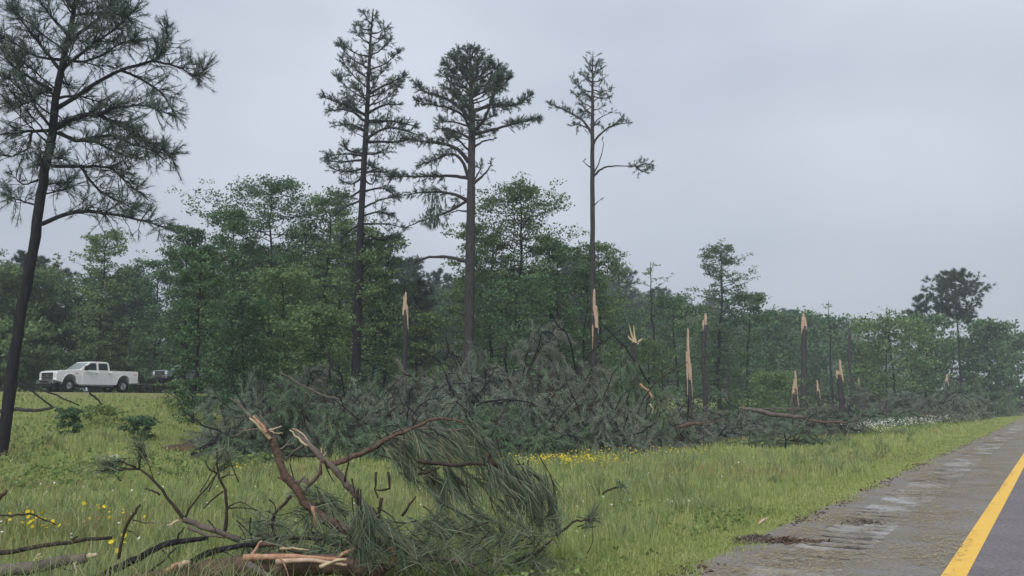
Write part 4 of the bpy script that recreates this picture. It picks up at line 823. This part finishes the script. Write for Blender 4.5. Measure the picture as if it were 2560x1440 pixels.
tag(blades('tall_grass', X, Y, .28, .48, .004, .0006, 'grass_tall', lean=.8), 'long pale grass blades rising above the verge', 'grass')
X, Y = scatter(60000, 5.5, 45, 3, 40); k = (np.sin(X * .62 + 2) * np.sin(Y * .55 + X * .2) + RNG.normal(size=len(X)) * .22) > .62
M['grass_dead'] = mat('grass_dead', (.24, .19, .10), (.40, .33, .18), scale=2, island=True, trans=.2)
tag(blades('dry_grass', X[k], Y[k], .12, .3, .004, .0009, 'grass_dead', lean=.7), 'patches of dry tan grass among the green', 'grass')
X, Y = scatter(9000, 5.5, 30, 3, 26); k = (np.sin(X * .9 - 1) * np.sin(Y * .7 + X * .5) + RNG.normal(size=len(X)) * .3) > .35; X, Y = X[k], Y[k]
b = MB(); b.leaves(np.stack([X, Y, ground(X, Y) + RNG.uniform(.03, .16, len(X))], 1), 6, .05, .055, .8); tag(b.build('clover_patches', M['weeds']), 'low leafy weeds mixed into the grass', 'weeds', None, 'stuff')
n_ = 620; Xc, Yc = scatter(n_, 6, 32, 3.2, 30, edge=.6); k_ = 26; X = np.repeat(Xc, k_) + RNG.normal(size=len(Xc) * k_) * .06; Y = np.repeat(Yc, k_) + RNG.normal(size=len(Xc) * k_) * .06
tag(blades('grass_tussocks', X, Y, .22, .46, .005, .0008, 'grass_tall', lean=1.0), 'taller coarse grass tussocks standing out of the turf', 'grass')
# leafy weeds on the left slope
b = MB(); X, Y = scatter(3600, 17, 48, 17, 45); k = (X < -2.0) & (RNG.uniform(size=len(X)) < .8); X, Y = X[k], Y[k]
k = (np.sin(X * .7 + 1) + np.sin(Y * .5 + X * .3)) > -.5; X, Y = X[k], Y[k]
b.leaves(np.stack([X, Y, ground(X, Y) + RNG.uniform(.08, .42, len(X))], 1), 9, .17, .13, 1.0); tag(b.build('leafy_weeds', M['weeds']), 'leafy green weeds covering the slope below the pickup', 'weeds', None, 'stuff')
def bush(px, bot, Y, r, h, label, lm='leaf_dark', nleaf=1800):
    p = P(px, bot, Y); g = float(ground(p[0], p[1])); tw, cr = broad_mesh(h, r, .05, 20, nleaf, .12, .4, tr=.012, clump=.25)
    o = thing('bush', (p[0], p[1], g), label, 'bush'); tw.build('stem', M['bark_dark'], o); cr.build('foliage', M[lm], o)
bush(172, 1070, 31, .45, .95, 'small round dark bush on the slope right of the leaning pine')
bush(345, 1070, 31, .5, .8, 'small dark bush on the slope below the trailer')
bush(255, 1035, 36, .8, .8, 'low light green bush between the two small dark bushes', 'weeds')
bush(560, 1040, 33, 1.2, 1.6, 'dark bush at the left foot of the fallen heap')
bush(445, 1000, 44, .9, 1.6, 'green bush hiding the back of the trailer', 'leaf')
# flowers
def flowers(name, X, Y, h0, h1, rad, m, label):
    b = MB(); N = len(X); Z = ground(X, Y); h = RNG.uniform(h0, h1, N); nrm = unit(RNG.normal(size=(N, 3)) * .45 + (0, -.3, 1)); a = unit(np.cross(nrm, (0.3, 1, 0))); c = np.cross(nrm, a); C = np.stack([X, Y, Z + h], 1)
    rr = rad * RNG.uniform(.6, 1.2, (N, 1)); th = np.arange(6) * math.pi / 3
    V = np.stack([C + rr * (math.cos(t_) * a + math.sin(t_) * c) for t_ in th], 1); b.add(V, np.arange(N * 6).reshape(N, 6), 0)
    B = np.stack([X, Y, Z], 1); s_ = np.array((.004, 0, 0)) + 0 * B; b.add(np.stack([B - s_, B + s_, C - (0, 0, .01)], 1), np.arange(N * 3).reshape(N, 3), 1)
    return tag(b.build(name, [M[m], M['weeds']]), label, 'flowers', None, 'stuff')
sF = np.exp(RNG.uniform(math.log(42), math.log(135), 4200)); dF = 7.6 + RNG.normal(size=4200) * 1.1 + .012 * (sF - 30); k = (np.sin(sF * .35) + np.sin(sF * .9 + dF) > -1.3); xF, yF = XY(dF[k], sF[k])
flowers('white_wildflowers', xF, yF, .30, .70, .026, 'petal_white', 'strip of small white wildflowers along the verge in front of the brush')
b = MB(); b.leaves(np.stack([xF, yF, ground(xF, yF) + .18], 1)[::2], 3, .10, .12, .3); tag(b.build('flower_foliage', M['weeds']), 'grey green foliage under the white wildflowers', 'plants', None, 'stuff')
X, Y = scatter(700, 8, 30, 4, 24); flowers('scattered_daisies', X, Y, .12, .3, .016, 'petal_white', 'a few tiny white flowers dotted through the grass')
yx, yy = [], []
for (px, py, Y0, n_, sp) in [(1440, 1116, 21.5, 260, .7), (1385, 1112, 22.5, 130, .6), (1490, 1108, 23, 90, .9), (1620, 1085, 27, 60, 1.0), (88, 1290, 10.3, 34, .16), (270, 1255, 11.6, 30, .22), (300, 1330, 8.7, 9, .08), (1520, 1100, 25, 50, 1.2), (560, 1135, 21, 30, .4), (1700, 1075, 29, 40, 1.4), (60, 1120, 26, 30, 2)]:
    p = P(px, py, Y0); yx.append(p[0] + RNG.normal(size=n_) * sp); yy.append(p[1] + RNG.normal(size=n_) * sp)
flowers('yellow_wildflowers', np.concatenate(yx), np.concatenate(yy), .15, .35, .024, 'petal_yellow', 'yellow wildflowers in small patches through the grass')
# straw and chips on the pavement
sR = np.exp(RNG.uniform(math.log(5), math.log(90), 22000)); dR = np.where(RNG.uniform(size=22000) < .75, RNG.uniform(.8, 2.45, 22000), RNG.normal(size=22000) * .35 + 2.3); k = (dR > .8) & (np.sin(sR * 1.9 + dR * 3) + np.sin(sR * .7 - dR * 5) + RNG.normal(size=22000) * .7 > .2); sR, dR = sR[k], dR[k]
N = len(sR); x_, y_ = XY(dR, sR); az = RNG.normal(size=N) * .9 + .3; l_ = RNG.uniform(.012, .06, N) * (1 + sR * .01); u_ = np.stack([np.cos(az), np.sin(az), 0 * az], 1) * l_[:, None]; v__ = np.stack([-np.sin(az), np.cos(az), 0 * az], 1) * (.0012 + .00014 * sR)[:, None]
c_ = np.stack([x_, y_, np.where((dR > 1.6) & (dR < 2.15), .004, .006) + RNG.uniform(0, .008, N)], 1); b = MB()
b.add(np.stack([c_ - u_ - v__, c_ + u_ - v__ + (0, 0, .004), c_ + u_ + v__ + (0, 0, .004), c_ - u_ + v__], 1), np.arange(N * 4).reshape(N, 4)); tag(b.build('pine_straw', M['straw']), 'dry straw and needles strewn over the paved shoulder', 'straw', None, 'stuff')
N = 9000; k_ = RNG.integers(14, 150, N); sR = (k_ + .25) * .32 + RNG.normal(size=N) * .03; dR = RNG.uniform(1.6, 2.2, N); kk = np.sin(sR * .8) + np.sin(sR * 2.3) + RNG.normal(size=N) > .2; sR, dR = sR[kk], dR[kk]; N = len(sR)
x_, y_ = XY(dR, sR); az = math.atan2(SA, -CA) + RNG.normal(size=N) * .16; l_ = RNG.uniform(.03, .11, N); u_ = np.stack([np.cos(az), np.sin(az), 0 * az], 1) * l_[:, None]; v__ = np.stack([-np.sin(az), np.cos(az), 0 * az], 1) * (.0018 + .0002 * sR)[:, None]
c_ = np.stack([x_, y_, np.full(N, .003) + RNG.uniform(0, .006, N)], 1); b = MB(); b.add(np.stack([c_ - u_ - v__, c_ + u_ - v__, c_ + u_ + v__, c_ - u_ + v__], 1), np.arange(N * 4).reshape(N, 4))
tag(b.build('groove_straw', M['straw_dull']), 'grey brown straw lying across the rumble strip grooves', 'straw', None, 'stuff')
# crumbs of dirt and bark along the pavement edge
N = 1500; sC = np.exp(RNG.uniform(math.log(5.5), math.log(70), N)); dC = 2.62 + RNG.normal(size=N) * .09; k = np.sin(sC * 1.3) + np.sin(sC * 3.1) + RNG.normal(size=N) * .6 > .1; sC, dC = sC[k], dC[k]; x_, y_ = XY(dC, sC)
b = MB()
for i in range(len(sC)):
    q = RNG.uniform(.006, .024); V = unit(RNG.normal(size=(6, 3)) * .25 + np.array([(1, 0, 0), (-1, 0, 0), (0, 1, 0), (0, -1, 0), (0, 0, 1), (0, 0, -1.)])) * q * np.array((1.3, 1.3, .6)) + (x_[i], y_[i], q * .3)
    b.add(V, [(0, 2, 4), (2, 1, 4), (1, 3, 4), (3, 0, 4), (2, 0, 5), (1, 2, 5), (3, 1, 5), (0, 3, 5)])
tag(b.build('dirt_crumbs', M['soil']), 'crumbs of dirt and bark along the ragged pavement edge', 'dirt', None, 'stuff')
def mound(name, px, py, Y, rx, ry, h, label, m='soil'):
    p = P(px, py, Y); b = MB(); n_ = 22; t_ = np.linspace(0, 2 * math.pi, n_, endpoint=False); V = [(0, 0, h)]; f = []
    for k_, (q, z) in enumerate(((.35, .8), (.7, .4), (1, -.06))):
        V += [(math.cos(a) * rx * q * (1 + RNG.uniform(-.2, .2)), math.sin(a) * ry * q * (1 + RNG.uniform(-.2, .2)), h * z + RNG.uniform(-.15, .15) * h) for a in t_]
    V = np.array(V); g = float(ground(p[0], p[1])); tri = [(0, 1 + k_, 1 + (k_ + 1) % n_) for k_ in range(n_)]; qd = [(1 + r_ * n_ + k_, 1 + (r_ + 1) * n_ + k_, 1 + (r_ + 1) * n_ + (k_ + 1) % n_, 1 + r_ * n_ + (k_ + 1) % n_) for r_ in range(2) for k_ in range(n_)]
    b.add(V, tri); b.f.append((np.array(qd), 0, True)); o = b.build(name, M[m]); o.location = (p[0], p[1], g); return o
o = mound('soil_patch', 460, 1078, 29, 1.0, .5, .22, ''); tag(o, 'patch of bare red brown soil on the slope left of the heap', 'soil'); 
def litter(name, px, py, Y, rx, ry, n_, m, label, cat):
    p = P(px, py, Y); b = MB()
    for _ in range(n_):
        a, q = random.uniform(0, 6.28), abs(random.gauss(0, .6)); x_, y_ = p[0] + math.cos(a) * rx * q, p[1] + math.sin(a) * ry * q; h_ = max(0, 1 - q) * .03; g_ = float(ground(x_, y_)) + h_; u_ = random.uniform(0, 6.28); l_ = random.uniform(.015, .06)
        b.tube([(x_ - math.cos(u_) * l_, y_ - math.sin(u_) * l_, g_), (x_ + math.cos(u_) * l_, y_ + math.sin(u_) * l_, g_ + random.uniform(0, .04))], [random.uniform(.004, .012), .003], 4)
    return tag(b.build(name, M[m]), label, cat, None, 'stuff')
litter('bark_litter', 1885, 1286, 8.7, .26, .18, 150, 'bark_grey', 'small heap of brown bark litter beside the pavement edge', 'litter')
litter('twig_litter', 2160, 1272, 9.9, .20, .10, 60, 'bark_grey', 'clump of dry dark twigs on the paved shoulder', 'litter')
litter('bark_litter', 1960, 1300, 8.6, .34, .08, 90, 'bark_brown', 'scatter of bark bits on the pavement edge right of the bark heap', 'litter')
b = MB(); p = P(1905, 1283, 8.8); g = float(ground(p[0], p[1])); b.tube(curve([p * (1, 1, 0) + (-.04, 0, g + .14), p * (1, 1, 0) + (.0, .02, g + .17), p * (1, 1, 0) + (.07, .05, g + .20)], 3), [.006, .014, .016, .015, .014, .008, .004], 5, lump=.2, smooth=False)
tag(b.build('wood_chip', M['wood'], None, p * (1, 1, 0) + (0, 0, g + .1)), 'pale orange wood chip on the brown litter beside the pavement', 'wood chip')
b = MB(); p = P(290, 1097, 24); g = float(ground(p[0], p[1])) + .3; c_ = np.array((p[0], p[1], g)); V = c_ + RNG.normal(size=(12, 3)) * (.13, .05, .05); b.add(V, [(0, 1, 2), (2, 3, 4), (4, 5, 6), (6, 7, 8), (8, 9, 10), (1, 3, 5), (7, 9, 11)])
M['litter'] = mat('litter_plastic', (.7, .7, .68), rough=.4); tag(b.build('plastic_scrap', M['litter'], None, c_), 'crumpled white scrap of plastic in the weeds at left', 'litter')

# ------------------------------------------------------------------ vehicles
def prism(mb, prof, y0, y1, m=0, inset=None):
    """side profile [(x,z)] extruded across the width; inset = (z, factor): above z the sides lean in"""
    prof = np.array(prof, float); n_ = len(prof)
    def side(y):
        yy = np.full(n_, y)
        if inset: yy = y * (1 - np.clip((prof[:, 1] - inset[0]) / inset[2], 0, 1) * inset[1])
        return np.stack([prof[:, 0], yy, prof[:, 1]], 1)
    A, B_ = side(y0), side(y1); f = [(i, (i + 1) % n_, n_ + (i + 1) % n_, n_ + i) for i in range(n_)]
    mb.add(np.vstack([A, B_]), f, m); base = mb.n - 2 * n_
    mb.f.append((np.array([base + np.arange(n_)[::-1]]), m, False)); mb.f.append((np.array([base + n_ + np.arange(n_)]), m, False))
def bevel(o, w_=.03, seg=2):
    md = o.modifiers.new('bevel', 'BEVEL'); md.width = w_; md.segments = seg; md.limit_method = 'ANGLE'; md.angle_limit = math.radians(35); return o
def pickup(label, paint, name='pickup_truck', detail=True):
    """crew cab pickup; +x is the front, origin on the ground under its middle"""
    r = thing(name, (0, 0, 0), label, 'pickup truck')
    W_ = 1.0
    def arch(cx, rr, z0, n_=9): return [(cx + rr * math.cos(a), z0 + rr * math.sin(a)) for a in np.linspace(0, math.pi, n_)]
    body = [(-3.12, .62)] + [(-3.12, 1.02), (-3.14, 1.36)] + [(-.98, 1.36), (-.98, 1.30), (1.02, 1.34), (1.25, 1.42), (2.6, 1.36), (2.98, 1.28), (3.05, 1.15), (3.05, .72)] + [(2.62, .62)] + arch(2.05, .52, .60) + [(1.45, .5), (-1.42, .5)] + arch(-2.0, .52, .60) + [(-2.6, .62)]
    # the arches run from right to left (front first)
    b = MB(); prism(b, body, -W_, W_, inset=(1.0, .04, .4)); bevel(b.build('body', M[paint], r), .035)
    # open box of the bed: darker inner floor set into the top
    b = MB(); b.box((-2.05, 0, 1.34), (1.95, 1.66, .06)); b.build('bed_liner', M['black'], r)
    b = MB()
    for sy in (-1, 1): b.box((-2.05, sy * .90, 1.385), (2.1, .10, .05))
    b.box((-3.08, 0, 1.385), (.08, 1.8, .05)); bevel(b.build('bed_rail', M[paint], r), .01)
    cab = [(-.96, 1.33), (-.86, 1.90), (-.72, 1.96), (.42, 1.965), (.60, 1.92), (1.36, 1.40), (1.36, 1.33)]
    b = MB(); prism(b, cab, -.90, .90, inset=(1.36, .14, .6)); bevel(b.build('cab', M[paint], r), .03)
    def sidey(z): return .90 * (1 - min(1, max(0, (z - 1.36) / .6)) * .14)
    def pane(nm, pts, sy, m='glass', off=.012):
        bb = MB(); V = [(x_, sy * (sidey(z_) + off), z_) for x_, z_ in pts] + [(x_, sy * (sidey(z_) - .01), z_) for x_, z_ in pts]; n_ = len(pts)
        idx = list(range(n_)); bb.add(V, [(i, (i + 1) % n_, n_ + (i + 1) % n_, n_ + i) for i in idx]); bb.f.append((np.array([idx]), 0, False)); return bb.build(nm, M[m], r)
    for sy in (-1, 1):
        pane('side_window', [(.10, 1.43), (.12, 1.86), (.50, 1.86), (1.06, 1.46), (1.0, 1.43)], sy)
        pane('side_window', [(-.76, 1.43), (-.72, 1.86), (-.06, 1.86), (-.06, 1.43)], sy)
        # doors, slightly proud
        for (x0, x1) in ((.04, 1.18), (-.92, -.01)):
            bb = MB(); bb.box(((x0 + x1) / 2, sy * .992, .95), (x1 - x0, .03, .72)); dr = bevel(bb.build('door', M[paint], r), .01, 1)
            hb = MB(); hb.box((x0 + .14, sy * 1.015, 1.22), (.17, .03, .035)); hb.build('handle', M['chrome'], dr)
        bb = MB(); bb.box((.15, sy * 1.02, .44), (2.5, .14, .05)); bb.build('step_bar', M['chrome'], r)
        bb = MB(); bb.box((1.02, sy * 1.14, 1.60), (.14, .22, .15)); bb.box((1.02, sy * 1.13, 1.44), (.12, .18, .12)); bb.tube([(1.0, sy * .9, 1.45), (1.02, sy * 1.1, 1.47)], [.025, .025], 5); mr = bb.build('side_mirror', M['black'], r)
        cb = MB(); cb.box((1.09, sy * 1.14, 1.61), (.03, .20, .13)); cb.build('mirror_cap', M['chrome'], mr)
        for ax in (2.05, -2.0):
            bb = MB(); th = np.linspace(0, math.pi, 13); o1 = np.array([(ax + .56 * math.cos(a), sy * 1.0, .60 + .56 * math.sin(a)) for a in th]); bb.tube(o1, [.016] * 13, 5); bb.build('wheel_arch', M[paint], r)
            wl = bpy.data.objects.new('wheel', None); COL.objects.link(wl); wl.parent = r; wl.location = (ax, sy * .84, .41)
            tb = MB(); th = np.linspace(0, 2 * math.pi, 25); prof = [(.24, -.13), (.38, -.135), (.41, -.09), (.41, .09), (.38, .135), (.24, .13)]
            V = np.array([[(p_[0] * math.cos(a), p_[1], p_[0] * math.sin(a)) for p_ in prof] for a in th[:-1]]).reshape(-1, 3); f = []
            for i in range(24):
                for j in range(5): a0 = i * 6 + j; b1 = ((i + 1) % 24) * 6 + j; f.append((a0, b1, b1 + 1, a0 + 1))
            tb.add(V, f, 0, True); tb.build('tyre', M['rubber'], wl)
            rb = MB(); rb.tube([(0, sy * .05, 0), (0, sy * .10, 0)], [.24, .235], 20)
            for q in range(8):
                a = q * math.pi / 4; rb.box((0, 0, 0), (0, 0, 0)); rb.tube([(.05 * math.cos(a), sy * .12, .05 * math.sin(a)), (.22 * math.cos(a), sy * .125, .22 * math.sin(a))], [.03, .022], 4)
            rb.tube([(0, sy * .09, 0), (0, sy * .15, 0)], [.06, .05], 10); rb.build('rim', M['chrome'], wl)
    # windscreen and rear window
    b = MB(); n_ = unit(np.array((.52, 0, .76))); V = [(1.30, -.80, 1.44), (1.30, .80, 1.44), (.66, .72, 1.875), (.66, -.72, 1.875)]; V2 = np.array(V) + n_ * .018; b.add(np.vstack([V, V2]), [(4, 5, 6, 7), (0, 1, 5, 4), (1, 2, 6, 5), (2, 3, 7, 6), (3, 0, 4, 7)]); b.build('windscreen', M['windshield'], r)
    b = MB(); b.add([(-.955, -.62, 1.46), (-.955, .62, 1.46), (-.885, .58, 1.86), (-.885, -.58, 1.86)], [(0, 1, 2, 3)]); b.build('rear_window', M['glass'], r)
    # nose
    b = MB(); b.box((3.06, 0, 1.0), (.06, 1.30, .42)); g_ = b.build('grille', M['black'], r)
    b = MB()
    for z in (.86, .97, 1.10): b.box((3.10, 0, z), (.04, 1.28, .05))
    b.box((3.10, 0, 1.20), (.05, 1.36, .035)); b.box((3.12, 0, 1.02), (.03, .26, .10)); b.build('grille_bar', M['chrome'], g_)
    for sy in (-1, 1):
        b = MB(); b.box((3.02, sy * .80, 1.06), (.12, .28, .30)); bevel(b.build('headlight', M['lamp'], r), .02)
        b = MB(); b.box((-3.13, sy * .88, 1.12), (.05, .18, .34)); b.build('tail_light', M['red'], r)
    b = MB(); b.box((3.16, 0, .66), (.22, 1.98, .24)); bevel(b.build('front_bumper', M['chrome'], r), .04)
    b = MB(); b.box((3.27, 0, .64), (.03, .9, .12)); b.box((3.1, 0, .47), (.22, 1.7, .16)); b.build('lower_intake', M['black'], r)
    b = MB(); b.box((-3.20, 0, .66), (.18, 1.9, .20)); bevel(b.build('rear_bumper', M['chrome'], r), .03)
    b = MB(); b.box((0, 0, .42), (5.2, .9, .16)); b.tube([(2.05, -.8, .41), (2.05, .8, .41)], [.06, .06], 6); b.tube([(-2, -.8, .41), (-2, .8, .41)], [.08, .08], 6); b.build('chassis', M['black'], r)
    if detail:
        for sy in (-1, 1):
            b = MB(); b.box((1.62, sy * .985, 1.20), (.20, .012, .05)); b.build('fender_badge', M['decal'], r)
            b = MB(); b.box((-2.86, sy * .978, 1.16), (.26, .012, .09)); b.build('bed_decal', M['decal'], r)
    return r
HEAD = math.atan2(-CA, -SA)
tr = pickup('white four door pickup truck driving left on the far road', 'paint')
# centre of the truck at photo x 221
_best = min(np.arange(20, 45, .05), key=lambda s_: abs(CX + F * XY(52.4, s_)[0] / (XY(52.4, s_)[1] * math.cos(PITCH)) - 221))
x, y = XY(52.4, _best); tr.location = (x, y, 1.93); tr.rotation_euler = (0, 0, HEAD); tr.scale = (.90, .93, 1.0)
S0 = float(_best)
# trailer behind it
x, y = XY(52.4, S0 + 6.6); tl_ = thing('flatbed_trailer', (x, y, 1.93), 'dark flatbed trailer hitched behind the white pickup', 'trailer', None, HEAD)
b = MB(); b.box((-.6, 0, .62), (5.4, 2.0, .08)); b.box((-.6, 1.0, .64), (5.4, .06, .16)); b.box((-.6, -1.0, .64), (5.4, .06, .16)); b.build('deck', M['steel'], tl_)
b = MB(); b.tube([(3.6, 0, .55), (2.1, .7, .6)], [.05, .05], 5); b.tube([(3.6, 0, .55), (2.1, -.7, .6)], [.05, .05], 5); b.build('drawbar', M['steel'], tl_)
for sy in (-1, 1):
    for ax in (-.6, -1.5):
        wl = bpy.data.objects.new('wheel', None); COL.objects.link(wl); wl.parent = tl_; wl.location = (ax, sy * 1.12, .34)
        b = MB(); b.tube([(0, -.1, 0), (0, .1, 0)], [.34, .34], 18); b.build('tyre', M['rubber'], wl); b = MB(); b.tube([(0, sy * .08, 0), (0, sy * .12, 0)], [.18, .16], 14); b.build('rim', M['chrome'], wl)
    b = MB(); b.box((-1.05, sy * 1.15, .74), (1.9, .26, .04)); b.build('mudguard', M['steel'], tl_)
g2 = pickup('grey green pickup carried on the trailer, half hidden by the dark evergreen', 'grey_paint', detail=False)
x, y = XY(52.4, S0 + 7.3); g2.location = (x, y, 1.93 + .665); g2.rotation_euler = (0, 0, HEAD); g2.scale = (.72, .82, .72)
# far white vehicle between the stumps
def far_car(px, label):
    s_ = min(np.arange(60, 420, .5), key=lambda q: abs(CX + F * XY(54.5, q)[0] / (XY(54.5, q)[1] * math.cos(PITCH)) - px))
    c = copy_tree(tr); x, y = XY(54.5, s_); c.location = (x, y, 1.94); tag(c, label)
far_car(2112, 'tiny distant white pickup seen behind the wedge shaped stump')
# orange marker far along the verge
x, y = XY(3.2, 118); mk = thing('orange_marker', (x, y, float(ground(x, y))), 'tiny orange marker post beside the road at the right edge', 'marker')
b = MB(); b.tube([(0, 0, 0), (0, 0, 1.0)], [.05, .05], 8); b.build('post', M['orange'], mk); b = MB(); b.box((0, 0, 1.1), (.32, .04, .5)); b.build('panel', M['orange'], mk)
